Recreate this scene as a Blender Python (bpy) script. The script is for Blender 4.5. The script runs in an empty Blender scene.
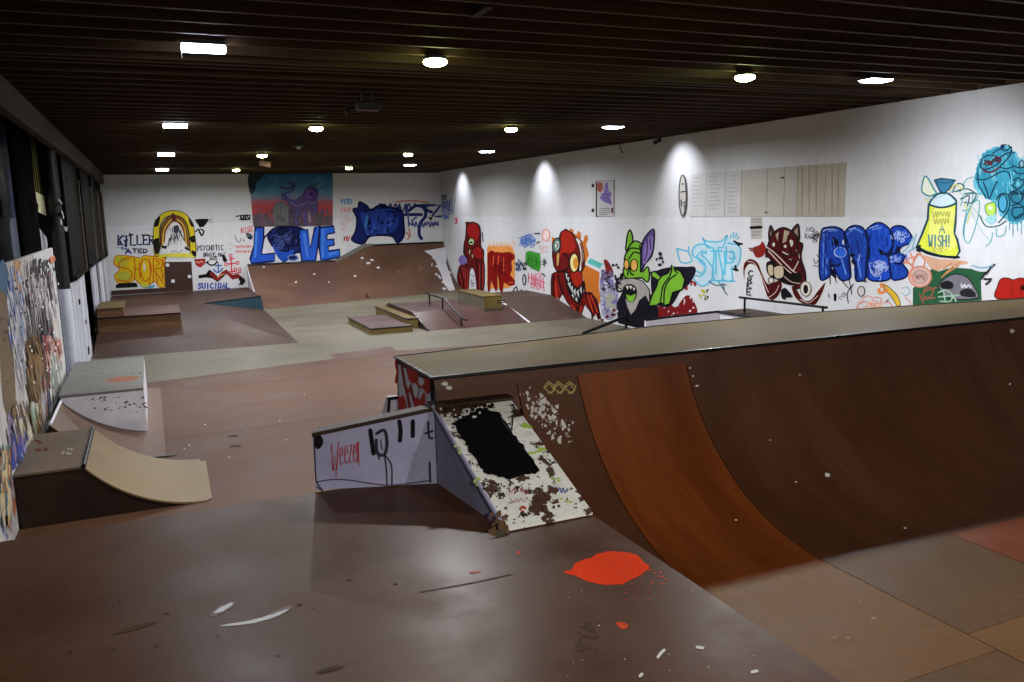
import bpy, math, random
from mathutils import Vector, Matrix, geometry

random.seed(7)
scene = bpy.context.scene
COL = scene.collection
H = 3.3                      # camera height above the main floor, metres
S = 1.6

# ------------------------------------------------------------------ camera
F_PX = 825.78
YAW, PITCH, ROLL = 0.4087, 0.1604, -0.0246
_cy, _sy = math.cos(YAW), math.sin(YAW)
_fwd = Vector((_sy * math.cos(PITCH), _cy * math.cos(PITCH), -math.sin(PITCH)))
_r0 = Vector((_cy, -_sy, 0.0))
_u0 = _r0.cross(_fwd)
_c, _s = math.cos(ROLL), math.sin(ROLL)
RIGHT = _c * _r0 + _s * _u0
UP = -_s * _r0 + _c * _u0
FWD = _fwd
EYE = Vector((0, 0, H))

cam_data = bpy.data.cameras.new('camera')
cam_data.sensor_width = 36.0
cam_data.lens = F_PX / 1024 * 36.0
cam_data.clip_start = 0.05
cam_data.clip_end = 200
cam = bpy.data.objects.new('camera', cam_data)
COL.objects.link(cam)
m3 = Matrix((RIGHT, UP, -FWD)).transposed()
cam.matrix_world = Matrix.Translation(EYE) @ m3.to_4x4()
scene.camera = cam


def on_plane(px, py, p0, n):
    """where the sight line of a photo point meets a real surface"""
    d = RIGHT * ((px - 512) / F_PX) - UP * ((py - 341) / F_PX) + FWD
    t = (Vector(p0) - EYE).dot(n) / d.dot(n)
    return EYE + d * t


def on_x(px, py, x): return on_plane(px, py, (x, 0, 0), Vector((1, 0, 0)))
def on_y(px, py, y): return on_plane(px, py, (0, y, 0), Vector((0, 1, 0)))
def on_z(px, py, z): return on_plane(px, py, (0, 0, z), Vector((0, 0, 1)))


# ------------------------------------------------------------------ materials
def lin(c):
    if isinstance(c, str):
        c = c.lstrip('#')
        c = tuple(int(c[i:i + 2], 16) / 255 for i in (0, 2, 4))
        return tuple(v / 12.92 if v <= 0.04045 else ((v + 0.055) / 1.055) ** 2.4 for v in c)
    return c


def nd(nt, kind, **kw):
    n = nt.nodes.new(kind)
    for k, v in kw.items():
        if k in n.inputs:
            n.inputs[k].default_value = v
        else:
            setattr(n, k, v)
    return n


def surf(name, c1, c2=None, scale=1.2, rough=0.6, fine=0.12, bump=0.0, metal=0.0, spots=None,
         stretch=(1, 1, 1), spec=0.2, rvar=0.1):
    """worn painted / board surface: two colours mixed by large noise, a fine grain and optional flecks"""
    m = bpy.data.materials.new(name)
    m.use_nodes = True
    nt = m.node_tree
    b = nt.nodes['Principled BSDF']
    b.inputs['Roughness'].default_value = rough
    b.inputs['Metallic'].default_value = metal
    b.inputs['Specular IOR Level'].default_value = spec
    c1 = lin(c1)
    c2 = lin(c2) if c2 else tuple(v * 0.7 for v in c1)
    tc = nd(nt, 'ShaderNodeTexCoord')
    mp = nd(nt, 'ShaderNodeMapping')
    mp.inputs['Scale'].default_value = stretch
    nt.links.new(tc.outputs['Object'], mp.inputs['Vector'])
    n1 = nd(nt, 'ShaderNodeTexNoise', Scale=scale, Detail=6.0, Roughness=0.62)
    nt.links.new(mp.outputs['Vector'], n1.inputs['Vector'])
    rmp = nd(nt, 'ShaderNodeValToRGB')
    rmp.color_ramp.elements[0].position = 0.33
    rmp.color_ramp.elements[1].position = 0.68
    rmp.color_ramp.elements[0].color = (*c2, 1)
    rmp.color_ramp.elements[1].color = (*c1, 1)
    nt.links.new(n1.outputs['Fac'], rmp.inputs['Fac'])
    out = rmp.outputs['Color']
    n2 = nd(nt, 'ShaderNodeTexNoise', Scale=scale * 22, Detail=3.0)
    nt.links.new(mp.outputs['Vector'], n2.inputs['Vector'])
    if fine:
        mr = nd(nt, 'ShaderNodeMapRange')
        mr.inputs['From Min'].default_value = 0.3
        mr.inputs['From Max'].default_value = 0.7
        mr.inputs['To Min'].default_value = 1 - fine
        mr.inputs['To Max'].default_value = 1 + fine
        nt.links.new(n2.outputs['Fac'], mr.inputs['Value'])
        mx = nd(nt, 'ShaderNodeMix', data_type='RGBA', blend_type='MULTIPLY')
        mx.inputs[0].default_value = 1.0
        nt.links.new(out, mx.inputs[6])
        nt.links.new(mr.outputs['Result'], mx.inputs[7])
        out = mx.outputs[2]
    for sp in (spots or []):
        col, sc, thr, soft = sp
        n3 = nd(nt, 'ShaderNodeTexNoise', Scale=sc, Detail=5.0, Roughness=0.65)
        nt.links.new(tc.outputs['Object'], n3.inputs['Vector'])
        mr = nd(nt, 'ShaderNodeMapRange')
        mr.inputs['From Min'].default_value = thr
        mr.inputs['From Max'].default_value = thr + soft
        nt.links.new(n3.outputs['Fac'], mr.inputs['Value'])
        mx = nd(nt, 'ShaderNodeMix', data_type='RGBA')
        nt.links.new(mr.outputs['Result'], mx.inputs[0])
        nt.links.new(out, mx.inputs[6])
        mx.inputs[7].default_value = (*lin(col), 1)
        out = mx.outputs[2]
    nt.links.new(out, b.inputs['Base Color'])
    if rvar:
        mr = nd(nt, 'ShaderNodeMapRange')
        mr.inputs['From Min'].default_value = 0.3
        mr.inputs['From Max'].default_value = 0.7
        mr.inputs['To Min'].default_value = max(0.05, rough - rvar)
        mr.inputs['To Max'].default_value = min(1, rough + rvar)
        nt.links.new(n1.outputs['Fac'], mr.inputs['Value'])
        nt.links.new(mr.outputs['Result'], b.inputs['Roughness'])
    if bump:
        bp = nd(nt, 'ShaderNodeBump', Strength=bump, Distance=0.01)
        nt.links.new(n2.outputs['Fac'], bp.inputs['Height'])
        nt.links.new(bp.outputs['Normal'], b.inputs['Normal'])
    return m


def glow(name, col, strength):
    m = bpy.data.materials.new(name)
    m.use_nodes = True
    b = m.node_tree.nodes['Principled BSDF']
    b.inputs['Base Color'].default_value = (0.8, 0.8, 0.8, 1)
    b.inputs['Emission Color'].default_value = (*lin(col), 1)
    b.inputs['Emission Strength'].default_value = strength
    return m


_paint = {}


def paint(hexcol, spec=.06):
    if hexcol not in _paint:
        _paint[hexcol] = surf('spray_paint_' + hexcol.lstrip('#'), hexcol, tuple(v * 0.78 for v in lin(hexcol)),
                              scale=2.2, rough=0.55, fine=0.06, rvar=0.05, spec=spec)
    return _paint[hexcol]


# ------------------------------------------------------------------ mesh builder
NEAR = 1.0       # size factor of the raised structure round the viewer


def near(v):
    q = EYE + (Vector(v) - EYE) * NEAR
    q.z = max(q.z, .001)
    return q


class MB:
    def __init__(self):
        self.v, self.f, self.mi, self.smooth = [], [], [], []

    def face(self, pts, mi=0, smooth=False):
        b = len(self.v)
        self.v += [Vector(p) for p in pts]
        self.f.append(list(range(b, b + len(pts))))
        self.mi.append(mi)
        self.smooth.append(smooth)

    def hexa(self, p, mi=0):
        """p: 4 bottom corners (counter-clockwise from above) then 4 top corners"""
        b = len(self.v)
        self.v += [Vector(q) for q in p]
        for q in ((3, 2, 1, 0), (4, 5, 6, 7), (0, 1, 5, 4), (1, 2, 6, 5), (2, 3, 7, 6), (3, 0, 4, 7)):
            self.f.append([b + i for i in q])
            self.mi.append(mi)
            self.smooth.append(False)

    def box(self, x0, x1, y0, y1, z0, z1, mi=0):
        self.hexa([(x0, y0, z0), (x1, y0, z0), (x1, y1, z0), (x0, y1, z0),
                   (x0, y0, z1), (x1, y0, z1), (x1, y1, z1), (x0, y1, z1)], mi)

    def prism(self, a, b, mi=0, smooth=False):
        """a, b: matching outlines; sides + caps"""
        n = len(a)
        o = len(self.v)
        self.v += [Vector(p) for p in a] + [Vector(p) for p in b]
        for i in range(n):
            j = (i + 1) % n
            self.f.append([o + i, o + j, o + n + j, o + n + i])
            self.mi.append(mi)
            self.smooth.append(smooth)
        self.f.append([o + i for i in reversed(range(n))])
        self.f.append([o + n + i for i in range(n)])
        self.mi += [mi, mi]
        self.smooth += [False, False]

    def sheet(self, rows, mi=0, smooth=True, thick=0.0, down=Vector((0, 0, -1))):
        """grid of points; a second shifted copy closes it when thick > 0"""
        nr, nc = len(rows), len(rows[0])
        o = len(self.v)
        for r in rows:
            self.v += [Vector(p) for p in r]
        for i in range(nr - 1):
            for j in range(nc - 1):
                self.f.append([o + i * nc + j, o + i * nc + j + 1, o + (i + 1) * nc + j + 1, o + (i + 1) * nc + j])
                self.mi.append(mi)
                self.smooth.append(smooth)
        if thick:
            o2 = len(self.v)
            for r in rows:
                self.v += [Vector(p) + down * thick for p in r]
            for i in range(nr - 1):
                for j in range(nc - 1):
                    self.f.append([o2 + i * nc + j, o2 + (i + 1) * nc + j, o2 + (i + 1) * nc + j + 1, o2 + i * nc + j + 1])
                    self.mi.append(mi)
                    self.smooth.append(smooth)
            rim = [(0, j) for j in range(nc)] + [(i, nc - 1) for i in range(1, nr)] + \
                  [(nr - 1, j) for j in range(nc - 2, -1, -1)] + [(i, 0) for i in range(nr - 2, 0, -1)]
            for k in range(len(rim)):
                a, b = rim[k], rim[(k + 1) % len(rim)]
                ia, ib = a[0] * nc + a[1], b[0] * nc + b[1]
                self.f.append([o + ib, o + ia, o2 + ia, o2 + ib])
                self.mi.append(mi)
                self.smooth.append(False)

    def tube(self, path, r, n=10, mi=0, cap=True):
        path = [Vector(p) for p in path]
        rings = []
        o = len(self.v)
        up = None
        for i, p in enumerate(path):
            d = (path[min(i + 1, len(path) - 1)] - path[max(i - 1, 0)]).normalized()
            if up is None:
                up = Vector((0, 0, 1)) if abs(d.z) < 0.9 else Vector((1, 0, 0))
            s = d.cross(up).normalized()
            t = s.cross(d).normalized()
            rr = r[i] if isinstance(r, (list, tuple)) else r
            self.v += [p + (s * math.cos(2 * math.pi * k / n) + t * math.sin(2 * math.pi * k / n)) * rr for k in range(n)]
            rings.append(o + i * n)
        for i in range(len(path) - 1):
            for k in range(n):
                k2 = (k + 1) % n
                self.f.append([rings[i] + k, rings[i] + k2, rings[i + 1] + k2, rings[i + 1] + k])
                self.mi.append(mi)
                self.smooth.append(True)
        if cap:
            self.f.append([rings[0] + k for k in reversed(range(n))])
            self.f.append([rings[-1] + k for k in range(n)])
            self.mi += [mi, mi]
            self.smooth += [False, False]

    def lathe(self, c, prof, n=20, mi=0):
        """prof: list of (radius, z) about the vertical through c"""
        c = Vector(c)
        o = len(self.v)
        for r, z in prof:
            self.v += [c + Vector((r * math.cos(2 * math.pi * k / n), r * math.sin(2 * math.pi * k / n), z)) for k in range(n)]
        for i in range(len(prof) - 1):
            for k in range(n):
                k2 = (k + 1) % n
                self.f.append([o + i * n + k, o + i * n + k2, o + (i + 1) * n + k2, o + (i + 1) * n + k])
                self.mi.append(mi)
                self.smooth.append(True)
        self.f.append([o + k for k in reversed(range(n))])
        self.f.append([o + (len(prof) - 1) * n + k for k in range(n)])
        self.mi += [mi, mi]
        self.smooth += [False, False]

    def build(self, name, mats, parent=None, bevel=0.0, weld=True):
        base = Vector(parent.get('_base', (0, 0, 0))) if parent else Vector((0, 0, 0))
        if NEAR != 1.0:
            self.v = [near(v) for v in self.v]
        me = bpy.data.meshes.new(name)
        me.from_pydata([tuple(v - base) for v in self.v], [], self.f)
        if not isinstance(mats, (list, tuple)):
            mats = [mats]
        for m in mats:
            me.materials.append(m)
        for p, mi, sm in zip(me.polygons, self.mi, self.smooth):
            p.material_index = mi
            p.use_smooth = sm
        me.update()
        if weld:
            import bmesh
            bm = bmesh.new()
            bm.from_mesh(me)
            bmesh.ops.remove_doubles(bm, verts=bm.verts, dist=1e-5)
            bmesh.ops.recalc_face_normals(bm, faces=bm.faces)
            bm.to_mesh(me)
            bm.free()
            if any(self.smooth):
                me.set_sharp_from_angle(angle=math.radians(40))
        o = bpy.data.objects.new(name, me)
        COL.objects.link(o)
        if parent:
            o.parent = parent
        if bevel:
            md = o.modifiers.new('bevel', 'BEVEL')
            md.width = bevel
            md.segments = 2
            md.limit_method = 'ANGLE'
        return o


def tag(o, label=None, cat=None, group=None, kind=None):
    if label: o['label'] = label
    if cat: o['category'] = cat
    if group: o['group'] = group
    if kind: o['kind'] = kind
    return o


_bases = {}


def thing(name, label, cat, loc, group=None):
    o = bpy.data.objects.new(name, None)
    o.empty_display_size = 0.2
    COL.objects.link(o)
    if NEAR != 1.0:
        loc = near(loc)
    o.location = loc
    o['_base'] = tuple(loc)
    return tag(o, label, cat, group)


def structure(name, mb, mats, **kw):
    return tag(mb.build(name, mats, **kw), kind='structure')


def single(name, mb, mats, label, cat, group=None, **kw):
    """a thing that is one mesh: origin moved to the middle of its underside"""
    xs = [v.x for v in mb.v]; ys = [v.y for v in mb.v]; zs = [v.z for v in mb.v]
    base = Vector(((min(xs) + max(xs)) / 2, (min(ys) + max(ys)) / 2, min(zs)))
    mb.v = [v - base for v in mb.v]
    o = mb.build(name, mats, **kw)
    o.location = base
    return tag(o, label, cat, group)


# ------------------------------------------------------------------ paint on real surfaces
GLY = {
 'A': [[(0, 1), (.5, 0), (1, 1)], [(.2, .62), (.8, .62)]],
 'B': [[(0, 1), (0, 0), (.7, .05), (.8, .25), (.65, .45), (0, .48)], [(.65, .45), (.95, .7), (.75, .97), (0, 1)]],
 'C': [[(1, .15), (.5, 0), (0, .4), (.15, .85), (.6, 1), (1, .85)]],
 'D': [[(0, 1), (0, 0), (.7, .12), (1, .5), (.7, .9), (0, 1)]],
 'E': [[(1, 0), (0, 0), (0, 1), (1, 1)], [(0, .5), (.75, .5)]],
 'F': [[(1, 0), (0, 0), (0, 1)], [(0, .5), (.75, .5)]],
 'G': [[(1, .15), (.5, 0), (0, .4), (.2, .9), (.8, .95), (1, .6), (.55, .6)]],
 'H': [[(0, 0), (0, 1)], [(1, 0), (1, 1)], [(0, .5), (1, .5)]],
 'I': [[(.5, 0), (.5, 1)]],
 'J': [[(.8, 0), (.8, .8), (.4, 1), (0, .8)]],
 'K': [[(0, 0), (0, 1)], [(1, 0), (0, .55), (1, 1)]],
 'L': [[(0, 0), (0, 1), (1, 1)]],
 'M': [[(0, 1), (.1, 0), (.5, .6), (.9, 0), (1, 1)]],
 'N': [[(0, 1), (0, 0), (1, 1), (1, 0)]],
 'O': [[(.5, 0), (.05, .3), (.1, .8), (.5, 1), (.9, .8), (.95, .3), (.5, 0)]],
 'P': [[(0, 1), (0, 0), (.8, .08), (.95, .3), (.7, .5), (0, .55)]],
 'R': [[(0, 1), (0, 0), (.8, .08), (.9, .3), (.65, .48), (0, .52)], [(.4, .52), (1, 1)]],
 'S': [[(.95, .12), (.5, 0), (.05, .22), (.4, .48), (.9, .7), (.6, 1), (0, .88)]],
 'T': [[(0, 0), (1, 0)], [(.5, 0), (.5, 1)]],
 'U': [[(0, 0), (.05, .8), (.5, 1), (.95, .8), (1, 0)]],
 'V': [[(0, 0), (.5, 1), (1, 0)]],
 'W': [[(0, 0), (.25, 1), (.5, .4), (.75, 1), (1, 0)]],
 'X': [[(0, 0), (1, 1)], [(1, 0), (0, 1)]],
 'Y': [[(0, 0), (.5, .5), (1, 0)], [(.5, .5), (.4, 1)]],
 'Z': [[(0, 0), (1, 0), (0, 1), (1, 1)]],
 '!': [[(.5, 0), (.5, .7)], [(.5, .92), (.5, 1)]],
 '6': [[(.8, 0), (.1, .5), (.2, .95), (.8, .95), (.85, .6), (.15, .6)]],
 'e': [[(.1, .7), (.85, .65), (.7, .42), (.25, .45), (.1, .75), (.4, 1), (.9, .92)]],
 'z': [[(.05, .45), (.85, .42), (.1, 1), (.95, .97)]],
 'r': [[(.15, .42), (.2, 1)], [(.18, .6), (.5, .42), (.9, .45)]],
}


def smooth_closed(pts, k=5):
    n = len(pts)
    out = []
    for i in range(n):
        p0, p1, p2, p3 = pts[i - 1], pts[i], pts[(i + 1) % n], pts[(i + 2) % n]
        for j in range(k):
            t = j / k
            out.append(tuple(0.5 * (2 * b + (c - a) * t + (2 * a - 5 * b + 4 * c - d) * t * t + (3 * b - a - 3 * c + d) * t ** 3)
                             for a, b, c, d in zip(p0, p1, p2, p3)))
    return out


def smooth_open(pts, k=5):
    if len(pts) < 3:
        return list(pts)
    q = [pts[0]] + list(pts) + [pts[-1]]
    out = []
    for i in range(1, len(q) - 2):
        p0, p1, p2, p3 = q[i - 1], q[i], q[i + 1], q[i + 2]
        for j in range(k):
            t = j / k
            out.append(tuple(0.5 * (2 * b + (c - a) * t + (2 * a - 5 * b + 4 * c - d) * t * t + (3 * b - a - 3 * c + d) * t ** 3)
                             for a, b, c, d in zip(p0, p1, p2, p3)))
    out.append(tuple(pts[-1]))
    return out


class Art:
    """paint laid on one flat surface, each coat a hair above the last"""
    STEP = 0.0003
    WF = 1.0

    def __init__(self, p0, n, crop=(0, 0, 1), first=0.002):
        self.p0, self.n = Vector(p0), Vector(n).normalized()
        self.crop = crop
        self.off = first
        self.mb = MB()
        self.mats = []

    def _mi(self, col):
        m = paint(col) if isinstance(col, str) else col
        if m not in self.mats:
            self.mats.append(m)
        return self.mats.index(m)

    def _p(self, u, v):
        x0, y0, s = self.crop
        return on_plane(x0 + u / s, y0 + v / s, self.p0 + self.n * self.off, self.n)

    def _tri(self, pts, mi):
        self.off += 1e-5
        tris = geometry.tessellate_polygon([[Vector((p[0], p[1], 0)) for p in pts]])
        w = [self._p(*p) for p in pts]
        for t in tris:
            a, b, c = (w[i] for i in t)
            if (b - a).cross(c - a).dot(self.n) < 0:
                a, b, c = a, c, b
            self.mb.face([a, b, c], mi)

    def fill(self, col, pts, sm=True, edge=None, ew=4, jag=0.0):
        q = smooth_closed(pts) if sm else list(pts)
        if jag:
            q = [(a + random.uniform(-jag, jag), b + random.uniform(-jag, jag)) for a, b in q]
        self._tri(q, self._mi(col))
        self.off += self.STEP
        if edge:
            self.line(edge, q + [q[0]], ew, sm=False)
        return self

    def _ribbon(self, pts, w, mi):
        w *= self.WF
        self.off += 1e-5
        pts = [p for i, p in enumerate(pts) if i == 0 or math.dist(p, pts[i - 1]) > 1e-4]
        if len(pts) < 2:
            return
        L, R = [], []
        for i, p in enumerate(pts):
            a = pts[max(i - 1, 0)]
            b = pts[min(i + 1, len(pts) - 1)]
            dx, dy = b[0] - a[0], b[1] - a[1]
            l = math.hypot(dx, dy) or 1
            ox, oy = -dy / l * w / 2, dx / l * w / 2
            L.append((p[0] + ox, p[1] + oy))
            R.append((p[0] - ox, p[1] - oy))
        for i in range(len(pts) - 1):
            q = [self._p(*L[i]), self._p(*R[i]), self._p(*R[i + 1]), self._p(*L[i + 1])]
            if (q[1] - q[0]).cross(q[2] - q[0]).dot(self.n) < 0:
                q.reverse()
            self.mb.face(q, mi)
        for e in (pts[0], pts[-1]):
            self._tri([(e[0] + w / 2 * math.cos(k * math.pi / 4), e[1] + w / 2 * math.sin(k * math.pi / 4)) for k in range(8)], mi)

    def line(self, col, pts, w, sm=True):
        self._ribbon(smooth_open(pts) if sm else pts, w, self._mi(col))
        self.off += self.STEP
        return self

    def lines(self, col, many, w, sm=True):
        for p in many:
            self._ribbon(smooth_open(p) if sm else p, w, self._mi(col))
        self.off += self.STEP
        return self

    def text(self, col, s, x, y, cw, ch, w, gap=0.25, slope=0.0, lean=0.0, jit=0.0, sm=False):
        mi = self._mi(col)
        for k, chh in enumerate(s):
            ox = x + k * cw * (1 + gap)
            oy = y + k * cw * (1 + gap) * slope
            dj = (random.uniform(-jit, jit), random.uniform(-jit, jit))
            for st in GLY.get(chh, GLY.get(chh.upper(), [])):
                p = [(ox + a * cw + dj[0] + (1 - b) * lean * ch, oy + b * ch + dj[1] + a * cw * slope) for a, b in st]
                self._ribbon(smooth_open(p, 4) if sm else p, w, mi)
        self.off += self.STEP
        return self

    def oval(self, col, cx, cy, rx, ry, edge=None, ew=3, rot=0.0, n=20, jag=0.0):
        c, s = math.cos(rot), math.sin(rot)
        pts = []
        for k in range(n):
            a = 2 * math.pi * k / n
            j = 1 + random.uniform(-jag, jag)
            px, py = rx * math.cos(a) * j, ry * math.sin(a) * j
            pts.append((cx + px * c - py * s, cy + px * s + py * c))
        return self.fill(col, pts, sm=False, edge=edge, ew=ew)

    def splat(self, col, x0, y0, x1, y1, n, r0, r1, sq=1.0):
        mi = self._mi(col)
        for _ in range(n):
            cx, cy, r = random.uniform(x0, x1), random.uniform(y0, y1), random.uniform(r0, r1)
            k = random.randint(5, 8)
            self._tri([(cx + r * math.cos(2 * math.pi * i / k) * random.uniform(.6, 1.2),
                        cy + r * sq * math.sin(2 * math.pi * i / k) * random.uniform(.6, 1.2)) for i in range(k)], mi)
        self.off += self.STEP
        return self

    def scrawl(self, col, x0, y0, x1, y1, n, w, amp):
        """loose scribbled tag lines filling a box"""
        mi = self._mi(col)
        cx, cy, rx, ry = (x0 + x1) / 2, (y0 + y1) / 2, (x1 - x0) / 2, (y1 - y0) / 2
        for _ in range(n):
            a, q = random.uniform(0, 6.28), random.random() ** .5
            x, y = cx + rx * .8 * q * math.cos(a), cy + ry * .8 * q * math.sin(a)
            r, b = random.uniform(.25, .5) * min(amp, rx, ry), random.uniform(0, 6.28)
            dx, dy = random.uniform(-.5, .5) * r, random.uniform(-.4, .4) * r
            turn = random.choice((-1, 1)) * random.uniform(.7, 1.0)
            p = []
            for k in range(random.randint(5, 10)):
                rr = r * random.uniform(.7, 1.3)
                p.append((x + rr * math.cos(b) + dx * k * .5, y + rr * .9 * math.sin(b) + dy * k * .5))
                b += turn
            self._ribbon(smooth_open(p, 3), w, mi)
        self.off += self.STEP
        return self

    def zig(self, col, x, y, w, h, n, lw, slope=0.0):
        """an unreadable line of handwriting"""
        p = []
        for k in range(n * 2 + 1):
            t = k / (n * 2)
            p.append((x + w * t + random.uniform(-.3, .3) * w / n, y + slope * w * t + (h if k % 2 else 0) * random.uniform(.6, 1.1)))
        self._ribbon(smooth_open(p, 4), lw, self._mi(col))
        self.off += self.STEP
        return self

    def streaks(self, cols, x0, y0, x1, y1, n, w, ln, tilt=0.0, inside=None):
        """downward runs of paint, thinning out towards their ends"""
        for c in cols:
            mi = self._mi(c)
            for _ in range(n):
                x, y = random.uniform(x0, x1), random.uniform(y0, y1)
                if inside and not inside(x, y):
                    continue
                l, ww = ln * random.uniform(.3, 1), w * random.uniform(.4, 1)
                dx = tilt * l + random.uniform(-.06, .06) * l
                self._tri([(x - ww / 2, y), (x, y - ww * .6), (x + ww / 2, y), (x + ww * .4 + dx * .6, y + l * .6), (x + dx, y + l), (x - ww * .3 + dx * .6, y + l * .55)], mi)
            self.off += self.STEP
        return self

    def taper(self, col, pts, w):
        """a scrape: full in the middle, pointed at both ends"""
        mi = self._mi(col)
        q = smooth_open(pts, 6)
        n = len(q)
        L, R = [], []
        for i, p in enumerate(q):
            a, b = q[max(i - 1, 0)], q[min(i + 1, n - 1)]
            l = math.dist(a, b) or 1
            ww = w * (math.sin(math.pi * (i + .15) / (n - .7)) ** .7) * random.uniform(.75, 1.1) / 2
            L.append((p[0] - (b[1] - a[1]) / l * ww, p[1] + (b[0] - a[0]) / l * ww))
            R.append((p[0] + (b[1] - a[1]) / l * ww, p[1] - (b[0] - a[0]) / l * ww))
        self._tri(L + R[::-1], mi)
        self.off += self.STEP
        return self

    def done(self, name='graffiti', label=None, cat='graffiti', group=None, parent=None):
        if parent:
            o = self.mb.build(name, self.mats, parent, weld=False)
            if label: o['label'] = label
            return o
        return single(name, self.mb, self.mats, label, cat, group, weld=False)
# ================================================================== SETTING
XL, XR, YB, ZC = -2.6, 11.78, 34.5, 4.9
YF = -8.0
WHITE_L, WHITE_R = '#d9d7da', '#c9c6c8'

m_wall = surf('white_wall_paint', '#d2d3d6', '#c4c4c6', scale=0.5, rough=0.7, fine=0.03, rvar=0.05,
              stretch=(1, 1, .35), spots=[('#a8a6a2', 0.9, 0.68, 0.25)])


def wall_blocks(m, uaxis):
    """block joints under the paint, and the older greyer coat above head height"""
    nt = m.node_tree
    b = nt.nodes['Principled BSDF']
    src = b.inputs['Base Color'].links[0].from_socket
    tc = nd(nt, 'ShaderNodeTexCoord')
    sx = nd(nt, 'ShaderNodeSeparateXYZ')
    nt.links.new(tc.outputs['Object'], sx.inputs[0])
    cx = nd(nt, 'ShaderNodeCombineXYZ')
    nt.links.new(sx.outputs[uaxis], cx.inputs[0])
    nt.links.new(sx.outputs[2], cx.inputs[1])
    br = nd(nt, 'ShaderNodeTexBrick', Scale=1.0)
    br.inputs['Brick Width'].default_value = .62
    br.inputs['Row Height'].default_value = .31
    br.inputs['Mortar Size'].default_value = .008
    br.inputs['Color1'].default_value = (1, 1, 1, 1)
    br.inputs['Color2'].default_value = (.965, .965, .965, 1)
    br.inputs['Mortar'].default_value = (.86, .86, .86, 1)
    nt.links.new(cx.outputs[0], br.inputs['Vector'])
    mx = nd(nt, 'ShaderNodeMix', data_type='RGBA', blend_type='MULTIPLY')
    mx.inputs[0].default_value = .22
    nt.links.new(src, mx.inputs[6])
    nt.links.new(br.outputs['Color'], mx.inputs[7])
    mr = nd(nt, 'ShaderNodeMapRange')
    mr.inputs['From Min'].default_value = 2.95
    mr.inputs['From Max'].default_value = 2.99
    mr.inputs['To Min'].default_value = 0
    mr.inputs['To Max'].default_value = 1
    nt.links.new(sx.outputs[2], mr.inputs['Value'])
    m2 = nd(nt, 'ShaderNodeMix', data_type='RGBA', blend_type='MULTIPLY')
    nt.links.new(mr.outputs['Result'], m2.inputs[0])
    nt.links.new(mx.outputs[2], m2.inputs[6])
    m2.inputs[7].default_value = (.92, .91, .9, 1)
    nt.links.new(m2.outputs[2], b.inputs['Base Color'])
    return m


m_wall_b = wall_blocks(m_wall.copy(), 0)
wall_blocks(m_wall, 1)
m_wall_dark = surf('dark_grey_wall', '#1c1c1f', '#101012', scale=0.6, rough=0.8)
m_front = surf('dim_wall', '#a8a5a6', '#8f8c8d', scale=0.6, rough=0.8)
m_ceil = surf('dark_ceiling_boards', '#33291c', '#1d160f', scale=1.0, rough=0.8, stretch=(.15, 6, 1))
m_joist = surf('old_brown_joist', '#4f3b27', '#291d12', scale=1.4, rough=0.7, stretch=(.25, 4, 4))
m_beam = surf('brown_timber', '#3f2f1f', '#261b11', scale=1.6, rough=0.7, stretch=(4, .3, 4))
m_floor_brown = surf('brown_fibreboard', '#593d2c', '#4a3224', scale=0.7, rough=0.55, spec=.14, fine=0.08, rvar=0.1,
                     spots=[('#5f4230', 0.9, 0.62, 0.2)])
m_floor_tan = surf('grey_tan_board', '#6a6455', '#5c5749', scale=0.8, rough=0.5, spec=.14, fine=0.06, rvar=0.1)
m_floor_red = surf('red_brown_board', '#57382f', '#4a2f27', scale=1.0, rough=0.5, spec=.14, fine=0.07)
m_seam = surf('dark_seam', '#33261f', '#271c17', rough=0.8)

# floor: tan boards at the back, brown boards nearer, one reddish sheet let in between
f = MB()
f.box(XL, 12.2, YF, YB + .3, -.25, -.004, 0)
f.face([(XL, YF, 0), (12.2, YF, 0), (12.2, 17.9, 0), (5.1, 18.9, 0), (XL, 17.4, 0)], 0)
f.face([(XL, 17.4, 0), (5.1, 18.9, 0), (12.2, 17.9, 0), (12.2, YB, 0), (XL, YB, 0)], 1)
f.face([(3.62, 18.3, .002), (5.15, 18.75, .002), (5.25, 19.55, .002), (3.68, 19.2, .002)], 2)
for a, b in (((-.35, 13.0), (5.5, 13.3)), ((-.1, 16.6), (5.2, 16.9))):
    f.face([(a[0], a[1], .0015), (b[0], b[1], .0015), (b[0], b[1] + .015, .0015), (a[0], a[1] + .015, .0015)], 3)
structure('floor', f, [m_floor_brown, m_floor_tan, m_floor_red, m_seam], weld=False)

w = MB(); w.box(XR, XR + .25, YF, YB + .25, -.25, 5.2)
structure('wall_right', w, m_wall)
w = MB(); w.box(XL, XR, YB, YB + .25, -.25, 5.2)
structure('wall_back', w, m_wall_b)
w = MB(); w.box(XL - .25, XL, YF, YB + .25, -.25, 5.2)
structure('wall_left', w, m_wall_dark)
w = MB(); w.box(XL, XR, YF - .25, YF, -.25, 5.2)
structure('wall_front', w, m_front)
w = MB(); w.box(XL - .25, XR + .25, YF - .25, YB + .25, 5.2, 5.35)
structure('ceiling', w, m_ceil)
w = MB(); w.box(XR - .05, XR - .002, YF + .01, YB - .01, ZC, 5.199)
structure('trim_1', w, m_joist)
w = MB(); w.box(-1.6, XR - .06, YB - .05, YB - .002, ZC - .05, 5.199)
structure('trim_2', w, m_joist)

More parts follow.
